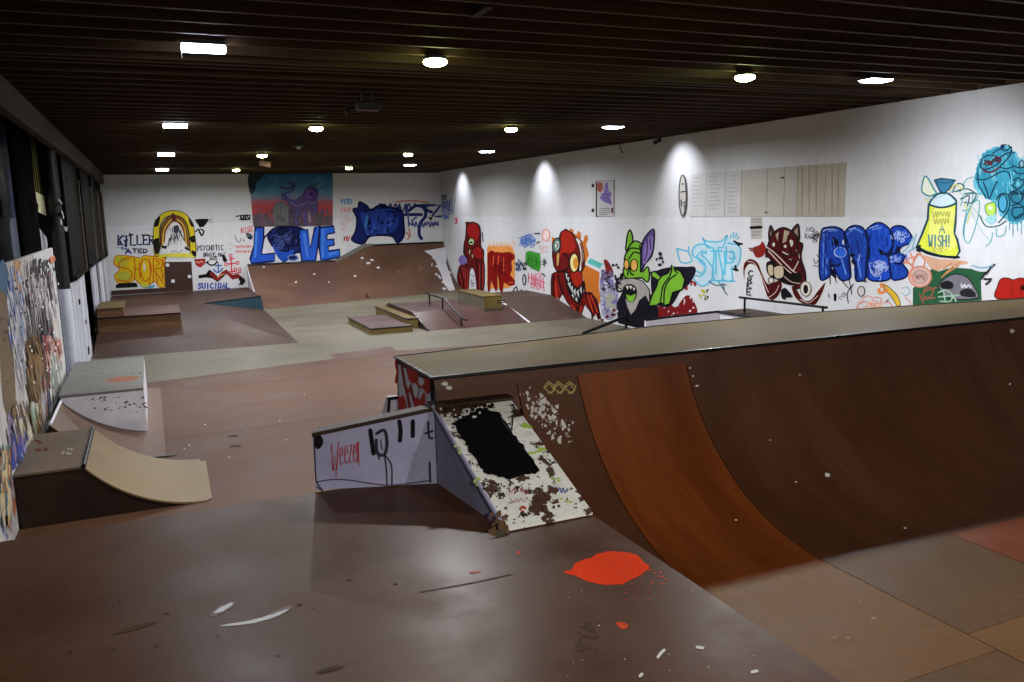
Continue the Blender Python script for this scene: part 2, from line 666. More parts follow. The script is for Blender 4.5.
# joists across the room, spacing as uneven as in the place
ys = []
y = 2.2
k = 0
while y < 34.3:
    ys.append(y)
    k += 1
    y += 0.47 + random.uniform(-.03, .03)
    if k % 19 == 17:
        ys.append(y - .26)
jm = None
for i, yy in enumerate(ys):
    if jm is None:
        b = MB()
        b.box(-1.62, XR - .052, -.027, .027, 0, .298)
        jo = b.build('ceiling_joist', m_joist, bevel=0.004)
        jm = jo
    else:
        jo = jm.copy()
        COL.objects.link(jo)
    jo.location = (0, yy, ZC + random.uniform(-.012, .0))
    tag(jo, 'dark brown timber joist crossing under the dark ceiling boards', 'joist', 'ceiling joists')

# ------------------------------------------------------------------ lamps
m_glass_w = glow('lamp_glass_white', '#eef4ff', 30)
m_glass_y = glow('lamp_glass_warm', '#eaffae', 62)
m_lamp_body = surf('lamp_housing', '#55565a', '#404145', rough=0.5)
m_black = surf('black_metal', '#16161a', '#0d0d10', scale=3, rough=0.45, spec=0.5)

ORD = ['closest to the raised platform', 'second from the raised platform', 'third from the raised platform', 'closest to the back wall']
ROWS = {
 'bar': [(203, 47), (175, 125), (166, 154), (162, 169.3)],
 'globe_a': [(435, 59), (316, 127), (262, 154.5), (236, 169.3)],
 'globe_b': [(745, 75), (511, 128), (408, 153.5), (349, 167.3)],
 'panel': [(876, 80), (613, 127), (487, 151.5), (410, 165)],
}
GRP = {'bar': 'rectangular lamps along the left wall', 'globe_a': 'round ceiling lamps', 'globe_b': 'round ceiling lamps', 'panel': 'flat lamps along the right wall'}
LAB = {'bar': 'white rectangular lamp in the row along the hanging doors, ',
       'globe_a': 'round glowing lamp in the row nearer the hanging doors, ',
       'globe_b': 'round glowing lamp in the row nearer the long white wall, ',
       'panel': 'flat bright lamp in the row along the long white wall, '}


def area(name, loc, size, size_y, power, col, root, rot=(0, 0, 0), spread=170, shape='RECTANGLE'):
    l = bpy.data.lights.new(name, 'AREA')
    l.shape = shape
    l.size = size
    if shape in ('RECTANGLE', 'ELLIPSE'):
        l.size_y = size_y
    l.energy = power
    l.color = col
    l.spread = math.radians(spread)
    o = bpy.data.objects.new(name, l)
    COL.objects.link(o)
    o.parent = root
    o.location = Vector(loc) - Vector(root['_base'])
    o.rotation_euler = rot
    return o


P_BACK_FILL = 640
P_BAR, P_GLOBE, P_PANEL, P_SPOT = 130, 170, 165, 900
for kind, pts in ROWS.items():
    for i, (px, py) in enumerate(pts):
        p = on_z(px, py, ZC - .05)
        x, y = p.x, p.y
        root = thing('ceiling_lamp', LAB[kind] + ORD[i], 'lamp', (x, y, ZC - .1), GRP[kind])
        if kind == 'bar':
            a = MB(); a.box(x - .2, x + .2, y - .06, y + .06, ZC - .03, ZC - .003)
            a.box(x - .205, x - .195, y - .06, y + .06, ZC - .17, ZC - .03)
            a.build('housing', m_lamp_body, root, bevel=.003)
            a = MB(); a.box(x - .19, x + .2, y - .05, y + .05, ZC - .1, ZC - .03)
            a.build('diffuser', m_glass_w, root, bevel=.015)
            area('lamp_light', (x, y, ZC - .104), .36, .1, P_BAR * (.4 if i == 0 else 1), (.88, .94, 1.0), root)
        elif kind.startswith('globe'):
            a = MB(); a.lathe((x, y, ZC), [(.05, -.003), (.1, -.015), (.115, -.04), (.115, -.06)][::-1])
            a.build('housing', m_lamp_body, root)
            a = MB(); a.lathe((x, y, ZC), [(.112, -.06), (.125, -.075), (.12, -.095), (.09, -.115), (.045, -.127), (.01, -.129)][::-1])
            a.build('diffuser', m_glass_y, root)
            area('lamp_light', (x, y, ZC - .133), .2, .2, P_GLOBE, (1, .97, 1.0), root, shape='DISK')
        else:
            a = MB(); a.hexa([(x - .2, y - .13, ZC - .05), (x + .2, y - .13, ZC - .05), (x + .2, y + .13, ZC - .05), (x - .2, y + .13, ZC - .05),
                              (x - .12, y - .08, ZC - .003), (x + .12, y - .08, ZC - .003), (x + .12, y + .08, ZC - .003), (x - .12, y + .08, ZC - .003)])
            a.build('housing', m_lamp_body, root, bevel=.004)
            a = MB(); a.hexa([(x - .15, y - .1, ZC - .075), (x + .15, y - .1, ZC - .075), (x + .15, y + .1, ZC - .075), (x - .15, y + .1, ZC - .075),
                              (x - .19, y - .12, ZC - .05), (x + .19, y - .12, ZC - .05), (x + .19, y + .12, ZC - .05), (x - .19, y + .12, ZC - .05)])
            a.build('diffuser', m_glass_w, root)
            area('lamp_light', (x, y, ZC - .08), .3, .2, P_PANEL, (.9, .95, 1.0), root)
            if i == 0:      # the nearest flood is tilted towards the wall beside it
                l = bpy.data.lights.new('tilted_beam', 'SPOT')
                l.energy, l.spot_size, l.spot_blend, l.shadow_soft_size = P_SPOT * .35, math.radians(90), 1.0, .06
                l.color = (.88, .93, 1.0)
                o = bpy.data.objects.new('tilted_beam', l)
                COL.objects.link(o)
                o.parent = root
                pos = Vector((x + .1, y, ZC - .11))
                o.location = pos - Vector(root['_base'])
                o.rotation_euler = (Vector((XR, 9.4, 3.2)) - pos).to_track_quat('-Z', 'Y').to_euler()

# small spots tucked up between the joists beside the right wall
for i, (u, v) in enumerate(((683, 163), (545, 188), (463, 190))):
    wp_ = on_x(u, v, XR)
    yy = wp_.y
    gap = min(((a_ + b_) / 2 for a_, b_ in zip(ys, ys[1:])), key=lambda t: abs(t - yy))
    x_ = XR - 1.0
    root = thing('wall_spotlight', 'small spotlight between the joists lighting the wall ' + ('above the pointed oval board', 'above the red toothed monster', 'above the red hooded figure')[i], 'lamp', (x_, gap, ZC), 'small spotlights along the right wall')
    a = MB(); a.lathe((x_, gap, ZC), [(.05, .03), (.055, .09), (.03, .12), (.01, .29)]); a.build('housing', m_lamp_body, root)
    a = MB(); a.lathe((x_, gap, ZC), [(.035, .02), (.045, .03)]); a.build('diffuser', m_glass_w, root)
    l = bpy.data.lights.new('spot_beam', 'SPOT')
    l.energy, l.spot_size, l.spot_blend, l.shadow_soft_size = (190, 230, 190)[i], math.radians(86), 1.0, .03
    l.color = (.88, .92, 1.0)
    o = bpy.data.objects.new('spot_beam', l)
    COL.objects.link(o)
    o.parent = root
    pos = Vector((x_, gap, ZC + .005))
    o.location = pos - Vector(root['_base'])
    o.rotation_euler = (Vector((XR, yy, 3.75)) - pos).to_track_quat('-Z', 'Y').to_euler()

# unseen lamps added behind the viewer to fill the platform and ramp faces
for i, (x, y) in enumerate(((.3, -3.4), (4.6, -3.6))):
    root = thing('ceiling_lamp', ('unseen round fill lamp over the back of the raised platform', 'unseen round fill lamp over the near end of the mini ramp floor')[i], 'lamp', (x, y, ZC - .1), 'round ceiling lamps')
    a = MB(); a.lathe((x, y, ZC), [(.05, -.003), (.1, -.015), (.115, -.04), (.115, -.06)][::-1])
    a.build('housing', m_lamp_body, root)
    a = MB(); a.lathe((x, y, ZC), [(.112, -.06), (.125, -.075), (.12, -.095), (.09, -.115), (.045, -.127), (.01, -.129)][::-1])
    a.build('diffuser', m_glass_y, root)
    area('lamp_light', (x, y, ZC - .172), .2, .2, P_BACK_FILL, (1, .93, .86), root, shape='DISK')

# small unlit things under the ceiling
p = on_z(368, 98, ZC - .05)
r = thing('ceiling_heater', 'black bracketed box hanging under the dark joists', 'fixture', (p.x, p.y, ZC - .25))
a = MB(); a.box(p.x - .16, p.x + .16, p.y - .09, p.y + .09, ZC - .22, ZC - .1); a.build('body', m_black, r, bevel=.02)
a = MB(); a.box(p.x - .1, p.x - .06, p.y - .03, p.y + .03, ZC - .1, ZC); a.box(p.x + .06, p.x + .1, p.y - .03, p.y + .03, ZC - .1, ZC); a.build('bracket', m_black, r)
a = MB(); a.tube([(p.x - .2, p.y, ZC - .2), (p.x - .32, p.y, ZC - .26)], .035); a.build('nozzle', m_black, r)

p = on_z(298, 142, ZC - .12)
r = thing('unlit_lamp', 'small unlit lamp with a bare bulb hanging from a short stem', 'lamp', (p.x, p.y, ZC - .3))
a = MB(); a.tube([(p.x, p.y, ZC), (p.x, p.y, ZC - .14)], .02); a.build('stem', m_black, r)
a = MB(); a.lathe((p.x, p.y, ZC), [(.15, -.21), (.13, -.18), (.05, -.14)]); a.build('lamp_shade', m_lamp_body, r)
a = MB(); a.lathe((p.x, p.y, ZC), [(.02, -.27), (.05, -.25), (.055, -.225), (.03, -.2)]); a.build('bulb', surf('dull_glass', '#b9b7aa', rough=.3), r)

p = on_z(263, 163, ZC - .2)
a = MB(); a.tube([(p.x, p.y, ZC), (p.x, p.y, ZC - .15)], .025); a.tube([(p.x - .1, p.y, ZC - .2), (p.x + .2, p.y - .02, ZC - .24)], [.07, .09])
single('security_camera', a, surf('pinkish_plastic', '#c79a86', rough=.4), 'small pinkish camera hanging below a round lamp near the back wall', 'camera')

p = on_x(660, 137, XR)
r = thing('wall_camera', 'tiny black camera bracketed at the top of the long white wall', 'camera', (XR, p.y, p.z - .1))
a = MB(); a.box(XR - .03, XR - .001, p.y - .05, p.y + .05, p.z - .12, p.z + .0); a.build('bracket', m_black, r)
a = MB(); a.tube([(XR - .02, p.y, p.z - .08), (XR - .22, p.y - .12, p.z - .14)], [.03, .06]); a.build('camera_body', m_black, r)

q = [on_x(u, v, XR - .012) for u, v in ((620, 139), (620, 147), (622, 153), (625, 152))]
a = MB(); a.tube(q, .012, n=6)
single('loose_cable', a, surf('grey_cable', '#77767a', rough=.6), 'thin grey cable end hanging from the top of the long white wall', 'cable')

p = on_z(482, 10, ZC)
a = MB(); a.box(p.x - .03, p.x + .03, p.y - .2, p.y + .2, ZC - .02, ZC + .2)
single('joist_strap', a, m_beam, 'short brown timber strap bridging two joists', 'strap')

# ================================================================== LEFT WALL
XW = -1.55
b = MB(); b.box(-1.46, -1.33, YF + .01, YB - .005, 4.52, ZC - .013)
single('timber_beam', b, m_beam, 'long brown timber beam running under the joists above the hanging doors', 'beam', bevel=.01)

m_whitewash = surf('scuffed_whitewash', '#c9cbd3', '#a6a8b4', scale=2.0, rough=0.6, stretch=(1, 1, .25),
                   spots=[('#6f7078', 2.4, 0.66, 0.06)])
m_blackpaint = surf('black_board_paint', '#141315', '#0b0a0b', scale=1.5, rough=0.8, spec=0.0)
m_postblack = surf('black_post_paint', '#1a191c', '#0e0d0f', scale=1.5, rough=0.5, spec=.3)
m_door = surf('dark_brown_door', '#15110e', '#0d0a08', scale=1.2, rough=0.7, spec=.05, stretch=(1, 1, .3))
m_trim = surf('weathered_trim', '#6a6254', '#463f35', scale=3, rough=0.7)
m_navy = surf('navy_sheet', '#2c3560', '#1e2234', scale=.9, rough=0.5)
m_slate = surf('slate_board', '#5c6270', '#4a4e5a', scale=.9, rough=0.6)

# round post, black above and whitewashed below
px_, py_ = -1.5, 17.2
r = thing('round_post', 'round post painted black above and white below, behind the painted hoarding', 'post', (px_, py_, 0))
a = MB(); a.tube([(px_, py_, 0), (px_, py_, 2.02)], .105, n=20); a.build('lower_shaft', m_whitewash, r)
a = MB(); a.tube([(px_, py_, 2.02), (px_, py_, 4.515)], .1, n=20); a.build('upper_shaft', m_postblack, r)
art = Art((px_ + .107, 0, 0), (1, 0, 0), crop=(0, 160, 5.683))
art.lines('#b9bcc4', [[(335, 225), (352, 250)], [(352, 290), (362, 330)], [(366, 380), (378, 405), (380, 380)], [(345, 340), (350, 365)]], 6)
tag(art.done('paint_fleck', parent=r), kind='stuff')

# boards and hanging doors between the posts
DOORS = [(19.0, 22.7, 2.02, 'closest to the round post'), (24.2, 27.6, 2.0, 'second from the round post'),
         (28.6, 31.3, 1.95, 'third from the round post'), (32.2, 34.3, 1.9, 'closest to the back wall')]
for i, (y0, y1, zb, o_) in enumerate(DOORS):
    r = thing('hanging_door', 'dark brown hanging door panel, ' + o_, 'door', (-1.5, (y0 + y1) / 2, zb), 'hanging doors on the left side')
    a = MB(); a.box(-1.53, -1.47, y0, y1, zb, 4.6); a.build('panel', m_door, r, bevel=.004)
    a = MB(); a.box(-1.47, -1.42, y1 - .12, y1, zb, 4.2); a.build('edge_trim', m_trim, r, bevel=.004)
    a = MB(); a.box(-1.47, -1.43, y0 + .2, y1 - .2, zb, zb + .1); a.build('bottom_rail', m_door, r, bevel=.004)
BOARDS = [(18.7, 22.3, 2.0, 'widest, behind the round post'), (25.6, 27.3, 1.95, 'second from the round post'),
          (28.9, 30.5, 1.9, 'third from the round post'), (32.3, 33.7, 1.85, 'beside the back wall')]
for i, (y0, y1, zt, o_) in enumerate(BOARDS):
    r = thing('white_board', 'whitewashed vertical boarding, ' + o_, 'board', (-1.5, (y0 + y1) / 2, 0), 'whitewashed boards on the left side')
    n = max(2, int((y1 - y0) / .6))
    for k in range(n):
        a = MB(); a.box(-1.56, -1.5 + .006 * (k % 2), y0 + (y1 - y0) * k / n + .005, y0 + (y1 - y0) * (k + 1) / n - .005, 0.001, zt)
        a.build('plank', m_whitewash, r, bevel=.004)
    if i == 0:
        for (yy, zz, s_) in ((20.0, 1.45, .07), (21.2, .9, .05), (21.0, .2, .1)):
            a = MB(); a.box(-1.495, -1.48, yy, yy + s_ * 2.4, zz, zz + s_ * 1.6); a.build('hole_patch', m_blackpaint, r)
b = MB(); b.box(-2.0, -1.7, 18.3, 34.3, 0.001, 4.39)
single('dark_partition', b, m_blackpaint, 'black partition standing behind the hanging doors', 'partition')

# first bay, above the hoarding
b = MB(); b.box(-2.05, -2.0, 8.0, 16.4, 3.35, 4.85)
for k in range(9):
    b.box(-2.0, -1.985, 8.2 + k * .8, 8.25 + k * .8, 3.35, 4.85)
single('navy_sheet', b, m_navy, 'dark navy ribbed sheet high above the painted hoarding', 'sheet')
b = MB(); b.box(-2.1, -2.05, 8.0, 16.6, .001, 3.35)
b.box(-2.05, -2.03, 8.0, 16.6, 3.27, 3.33)
single('slate_board', b, m_slate, 'slate grey board rising behind the painted hoarding', 'board')
b = MB(); b.box(-1.69, -1.63, 13.6, 15.7, .001, 4.89)
single('broad_post', b, m_blackpaint, 'broad black post rising behind the painted hoarding', 'post', bevel=.01)
b = MB(); b.box(-2.3, -2.25, 16.7, 18.8, .001, 4.89)
single('dark_backboard', b, surf('umber_board', '#2a2420', '#191512', rough=.7), 'dark umber board between the broad post and the round post', 'board')
b = MB()
for k, yy in enumerate((16.35, 16.65, 16.95, 17.25)):
    b.tube([(-1.72, yy, 4.89), (-1.7, yy + .03, 3.75)], .012, n=6)
single('hanging_cord', b, surf('olive_cord', '#6c6a3c', rough=.8), 'bunch of thin olive cords hanging above the yellowed paper', 'cord')
b = MB(); b.prism([(-1.70, 16.3, 3.76), (-1.70, 17.45, 3.72), (-1.70, 17.5, 3.36), (-1.70, 16.4, 3.42), (-1.70, 16.55, 3.52), (-1.70, 16.32, 3.6)], [(-1.69, 16.3, 3.76), (-1.69, 17.45, 3.72), (-1.69, 17.5, 3.36), (-1.69, 16.4, 3.42), (-1.69, 16.55, 3.52), (-1.69, 16.32, 3.6)])
single('paper_notice', b, surf('yellowed_paper', '#c9c6a0', '#aeaa86', rough=.8), 'torn yellowed paper hanging between the black posts', 'paper')
b = MB(); b.box(-1.8, -1.76, 16.5, 17.9, .001, 2.95)
b.prism([(-1.8, 16.5, 2.95), (-1.8, 17.9, 2.95), (-1.8, 17.0, 3.12), (-1.8, 16.6, 3.3)], [(-1.76, 16.5, 2.95), (-1.76, 17.9, 2.95), (-1.76, 17.0, 3.12), (-1.76, 16.6, 3.3)])
single('white_scrap', b, m_whitewash, 'broken white board behind the far end of the painted hoarding', 'board')

# the painted hoarding
r = thing('hoarding', 'tall plywood hoarding covered in streaky paint in front of the black posts', 'hoarding', (XW - .03, 12.2, 0))
a = MB(); a.box(XW - .05, XW, 8.0, 16.5, .001, 2.8)
a.build('panel', surf('mixed_paint_white', '#cfcbc6', '#a9a6a6', scale=2.2, rough=.5, stretch=(1, 2.2, .3),
                      spots=[('#5d6a8a', 1.1, .6, .05), ('#a8684c', 1.4, .63, .04), ('#3a3a40', 1.2, .62, .04)]), r, bevel=.004)
art = Art((XW, 0, 0), (1, 0, 0), crop=(0, 240, 4.26), first=.002)
art.fill('#53728f', [(0, 100), (30, 110), (36, 200), (20, 300), (0, 320)])
art.fill('#c98a62', [(60, 92), (88, 92), (84, 140), (72, 190), (64, 150)])
art.streaks(['#c98a62', '#b57a50', '#dcc0a0'], 58, 90, 92, 180, 14, 7, 120, .1)
art.fill('#7d6c58', [(0, 230), (30, 250), (52, 420), (66, 700), (20, 720), (0, 480)])
art.streaks(['#4a66a8', '#3c5288', '#8fa4d0', '#dcdce4'], 30, 110, 92, 420, 26, 7, 120, .15)
art.streaks(['#d8d4da', '#c2bcc0', '#9aa2b4'], 60, 200, 130, 560, 26, 9, 170, .18)
art.fill('#2f2d30', [(118, 170), (150, 140), (192, 160), (206, 300), (200, 370), (214, 440), (190, 500), (160, 430), (126, 330)])
art.streaks(['#2b2a2d', '#1f1e22', '#4a4648', '#6a6668'], 112, 110, 220, 420, 34, 13, 190, .12)
art.streaks(['#e8e4e0', '#cfcacb', '#b9b4b6'], 100, 80, 236, 300, 22, 5, 150, .14)
art.streaks(['#b58178', '#8f4a44', '#c79a8c', '#5c4a40'], 180, 400, 262, 600, 26, 9, 130, .15)
art.streaks(['#bfc0b4', '#d6d4cc', '#8f948c'], 215, 480, 270, 640, 24, 10, 120, .12)
art.streaks(['#6c5136', '#4c3a28', '#8c7250'], 112, 400, 170, 640, 26, 10, 160, .2)
art.streaks(['#232226', '#55525a'], 130, 80, 205, 120, 10, 9, 70, -.2)
art.fill('#c0745c', [(212, 76), (230, 66), (236, 88), (218, 96)])
art.splat('#ece6e6', 105, 110, 250, 620, 50, 1.5, 4, 1.8)
art.splat('#a8483a', 95, 100, 250, 520, 14, 1.5, 4, 1.4)
art.splat('#3a3634', 10, 120, 250, 640, 40, 1.5, 4, 1.8)
art.crop = (0, 400, 4.55)
art.fill('#4d7480', [(0, 330), (34, 340), (46, 460), (40, 520), (0, 500)])
art.streaks(['#4d8088', '#86a0a0', '#2f4c58', '#a8744c', '#cdb890'], 0, 200, 50, 520, 22, 10, 120, .05)
art.fill('#414f94', [(56, 230), (110, 165), (118, 190), (80, 280), (58, 320)])
art.streaks(['#4455a0', '#6a78b8', '#2c3870', '#8a76a0'], 40, 40, 120, 260, 18, 9, 90, .1)
art.streaks(['#a8946c', '#8a6a48', '#c8bfa8', '#5a4a38'], 60, 0, 190, 120, 20, 10, 110, .2)
art.streaks(['#d8d5cf', '#8fa08a'], 140, 0, 170, 60, 8, 7, 130, .15)
tag(art.done('paint_layer', parent=r), kind='stuff')
# ================================================================== RAMPS, NEAR
m_plat = surf('worn_dark_fibreboard', '#5e3d26', '#4d301d', scale=1.1, rough=0.42, fine=0.1, rvar=0.12, bump=.04, spec=.13,
              spots=[('#6b5547', 1.6, .6, .25), ('#382a22', 2.3, .68, .12)])
m_plat_side = surf('ramp_side_board', '#4b372c', '#38291f', scale=1.0, rough=.6)
m_trans = surf('dark_transition_board', '#563522', '#452919', scale=.9, rough=0.5, spec=.3, fine=.08, rvar=.1, stretch=(2.5, .7, .7),
               spots=[('#634431', 1.3, .62, .25)])
m_orange = surf('rust_orange_board', '#7d4118', '#5f2d0d', scale=.9, rough=0.5, spec=.3, fine=.08, stretch=(3, .6, .6))
m_flat = surf('tan_flat_board', '#7c5c3c', '#694c30', scale=.9, rough=.5, spec=.08, fine=.08, rvar=.1, spots=[('#7d6347', 1.5, .66, .2)])
m_flat2 = surf('greyer_flat_board', '#6c523a', '#5c4631', scale=.9, rough=.5, spec=.08, fine=.08, rvar=.1)
m_rust = surf('red_rust_board', '#844526', '#6e371e', scale=.9, rough=.42, fine=.08)
m_deck = surf('worn_tan_deck', '#6a5b3d', '#584a30', scale=1.1, rough=.55, spec=.04, fine=.08, stretch=(.4, 3, 1), rvar=.1,
              spots=[('#776846', 1.6, .64, .15), ('#6c6250', 2.0, .7, .1)])
m_white = surf('ramp_white_paint', '#dcdae2', '#c4c2cc', scale=2, rough=.55, fine=.05)
m_lav = surf('lavender_grey_paint', '#b6b6d4', '#9a9abc', scale=1.4, rough=.55, fine=.06,
             spots=[('#55536a', 1.8, .68, .1), ('#bfbfd0', 2.6, .66, .1)])
m_steel = surf('dark_steel', '#2a2a2c', '#1a1a1c', scale=5, rough=.35, metal=.7)
m_brown_cap = surf('brown_cap_board', '#42332a', '#33261f', scale=1.5, rough=.5)
m_chipped = surf('chipped_white_paint', '#eeefea', '#e2e5de', scale=2.4, rough=.5, fine=.05,
                 spots=[('#4c3426', 8.0, .565, .012), ('#b9d08a', 3.1, .66, .05), ('#2a211c', 19.0, .60, .012)])

NEAR = 1.2
paint('#ff4718', spec=0.02)
paint('#161517', spec=0.0)
paint('#e05a3a', spec=0.0)
# --- the platform the picture is taken from
PZ, PX1, PY1 = 1.828, 1.845, 4.29
r = thing('plywood_platform', 'broad dark brown raised platform with an orange paint splash and white scrapes', 'platform', (0, 2, 0))
a = MB(); a.box(-1.53, PX1, -3.9, PY1, PZ - .05, PZ)
a.face([(-1.53, -3.9, PZ), (PX1, -3.9, PZ), (PX1, PY1, PZ), (-1.53, PY1, PZ)])
a.build('top_sheet', m_plat, r)
a = MB(); a.box(-1.52, PX1 - .01, -3.89, PY1 - .01, 0.001, PZ - .05)
a.build('base', m_plat_side, r)
art = Art((0, 0, PZ), (0, 0, 1), crop=(0, 0, 1), first=.0008)
art.fill('#ff4718', [(564, 572), (572, 569), (575, 563), (590, 558), (600, 553), (618, 551.5), (636, 554), (642, 560), (649, 567), (644, 573), (638, 576), (622, 584), (606, 585), (590, 582), (578, 577)], jag=.7)
art.done('paint_splash', 'orange paint splash', parent=r)
art = Art((0, 0, PZ), (0, 0, 1), crop=(0, 0, 1), first=.0008)
art.STEP = .00001
art.splat('#f0502e', 640, 566, 662, 590, 14, .5, 1.4, .6)
art.splat('#a04a34', 622, 584, 650, 600, 16, .6, 2.2, .6)
art.fill('#e05a3a', [(616, 623), (622, 622), (629, 626), (622, 629)])
art.splat('#d8573c', 500, 550, 520, 566, 2, 2, 4, .7)
art.splat('#c4604a', 462, 570, 480, 576, 3, 2, 3, .5)
art.splat('#e8563a', 648, 572, 668, 585, 6, .8, 2, .6)
art.taper('#8d8488', [(210, 616), (222, 609), (236, 602)], 8)
art.taper('#8d8488', [(264, 619), (276, 614), (292, 606)], 8)
art.taper('#f0f2f8', [(214, 613), (224, 608), (233, 603)], 4.5)
art.taper('#f0f2f8', [(219, 626), (250, 622), (272, 616), (289, 609)], 4)
art.splat('#4f3b30', 576, 620, 600, 650, 22, 1.2, 4, .9)
art.taper('#4b362c', [(316, 673), (330, 669), (344, 666)], 5)
art.taper('#54402f', [(112, 634), (136, 627), (156, 622)], 5)
art.lines('#e6e6e6', [[(658, 657), (661, 653), (664, 650)], [(697, 647), (703, 648)], [(752, 672), (757, 671)], [(640, 676), (642, 674)]], 3)
art.splat('#c9c6c4', 560, 590, 760, 680, 12, .6, 1.4, .6)
art.splat('#3a2d27', 60, 560, 480, 670, 16, 1, 3, .35)
art.lines('#4b392f', [[(420, 592), (470, 583), (512, 574)]], .8)
tag(art.done('paint_fleck', parent=r), kind='stuff')

# --- the mini ramp on the right: deck, curved face, flat bottom
LZ, FZ, RR = 2.385, 1.495, 1.295
LX0, LX1 = 1.37, 8.4


def lip_y(x): return 4.265 - .030 * (min(x, 6) - LX0)


TH = math.acos((RR - (LZ - FZ)) / RR)
LEN = RR * math.sin(TH)
mini = thing('mini_ramp', 'long brown mini ramp with a tan deck and a rust orange strip down its face', 'ramp', (4.8, 3.6, 0))


def strip(x0, x1, mat, name='transition_sheet', kmax=24, kmin=1):
    rows = []
    nx = max(2, int((x1 - x0) / .5) + 1)
    for i in range(nx):
        x = x0 + (x1 - x0) * i / (nx - 1)
        row = []
        for k in range(kmin, kmax + 1):
            t = TH * (1 - k / 24)
            row.append((x, lip_y(x) - LEN + RR * math.sin(t), FZ + RR * (1 - math.cos(t))))
        rows.append(row)
    a = MB(); a.sheet(rows, thick=.04)
    return a.build(name, mat, mini)


strip(LX0, LX1, m_trans, 'lip_board', kmin=0, kmax=1)
strip(LX0, PX1 + .004, m_trans, kmax=3)
strip(PX1 + .01, 2.234, m_trans)
tag(strip(2.24, 2.985, m_orange), 'rust orange curved sheet')
strip(2.991, 5.6, m_trans)
strip(5.606, LX1, m_trans)

# deck, slightly bowed along its far edge
far = [(1.37, 5.03), (2.1, 5.1), (2.8, 5.17), (3.46, 5.25), (4.4, 5.24), (5.3, 5.16), (6.2, 5.04), (7.1, 4.9), (8.4, 4.75)]
a = MB(); a.sheet([[(x, lip_y(x) - .004, LZ), (x, (lip_y(x) + y_) / 2, LZ), (x, y_, LZ)] for x, y_ in far], smooth=False, thick=.04)
a.build('deck', m_deck, mini)
a = MB(); a.sheet([[(x, y_ - .02, .001), (x, y_ - .02, LZ - .042)] for x, y_ in far], smooth=False, thick=.02, down=Vector((0, -1, 0)))
a.build('back_panel', m_plat_side, mini)
a = MB(); a.tube([(x, lip_y(x) + .004, LZ - .006) for x in (LX0 - .01, 3.0, 4.5, 6.0, LX1)], .012, n=12)
a.build('coping', m_steel, mini)
a = MB(); a.tube([(x, y_, LZ - .002) for x, y_ in far], .008, n=6); a.build('edge_trim', m_steel, mini)
side = [(LX0, 5.02, .001), (LX0, 5.02, LZ - .042), (LX0, lip_y(LX0) + .03, LZ - .042)]
side += [(LX0, lip_y(LX0) - .02, LZ - .08), (LX0, lip_y(LX0) - .04, 2.28), (LX0, 4.3, 2.2), (LX0, 4.3, .001)]
a = MB(); a.prism(side, [(p[0] + .03, p[1], p[2]) for p in side])
sp = a.build('side_panel', m_white, mini)
a = MB(); a.tube([(LX0 - .004, lip_y(LX0) + .01, LZ - .004), (LX0 - .004, 5.03, LZ - .004)], .01, n=8)
a.tube([(LX0 - .006, lip_y(LX0) + .005, LZ), (LX0 - .006, lip_y(LX0) + .005, 1.9)], .012, n=8)
a.build('corner_trim', m_steel, mini)
art = Art((LX0, 0, 0), (-1, 0, 0), crop=(380, 340, 8.52), first=.002)
RD = '#c02a22'
art.fill(RD, [(128, 175), (150, 190), (155, 290), (148, 360), (130, 370), (128, 330), (140, 270), (128, 230)])
art.fill(RD, [(226, 210), (300, 240), (320, 290), (322, 350), (280, 370), (240, 330)])
art.fill(RD, [(372, 320), (425, 345), (432, 430), (405, 460), (366, 410), (376, 370)])
art.fill(RD, [(150, 450), (168, 490), (196, 470), (222, 540), (215, 580), (170, 600), (155, 540)])
art.fill(RD, [(290, 520), (318, 480), (340, 510), (375, 440), (386, 520), (365, 590), (300, 580)])
art.lines(RD, [[(184, 230), (205, 360), (232, 470), (252, 580)], [(215, 400), (240, 440), (262, 390)], [(260, 420), (300, 560)], [(290, 330), (340, 400), (380, 380)]], 20)
art.lines('#232025', [[(184, 230), (200, 330), (225, 440)], [(230, 470), (250, 570)], [(262, 375), (275, 470), (292, 520)], [(330, 400), (326, 480)], [(365, 310), (430, 340)]], 7)
art.done('graffiti_tag', 'red and black painted letters', parent=mini)
# flat bottom sheets
YB0 = lip_y(3) - LEN
FL = [(PX1 + .005, 2.985, 2.06, YB0 + .03, m_flat), (2.991, 3.84, 2.2, YB0 + .03, m_flat2), (3.846, 4.85, 1.6, YB0 + .03, m_rust),
      (4.856, LX1, 1.3, YB0 + .03, m_flat2), (PX1 + .005, 2.985, .3, 2.054, m_flat2), (2.991, 3.84, .3, 2.194, m_flat),
      (3.846, 4.85, .3, 1.594, m_flat), (4.856, LX1, .3, 1.294, m_flat)]
for (x0, x1, y0, y1, mt) in FL:
    a = MB(); a.box(x0, x1, y0, y1 if y1 < 2.8 else lip_y((x0 + x1) / 2) - LEN + .02, FZ - .03, FZ)
    o = a.build('flat_sheet', mt, mini)
    if mt is m_rust: tag(o, 'rust red flat sheet')
a = MB(); a.box(PX1 + .01, LX1, .31, 2.9, .001, FZ - .045); a.build('flat_base', m_plat_side, mini)
# flecks and scrapes
lipc = Art((0, 0, FZ), (0, 0, 1), first=.0012)
lipc.splat('#d9d6d0', 860, 520, 925, 530, 3, 1, 2.2, .5)
lipc.splat('#a58d6c', 830, 590, 880, 640, 6, 1, 3, .6)
tag(lipc.done('paint_fleck', parent=mini), kind='stuff')


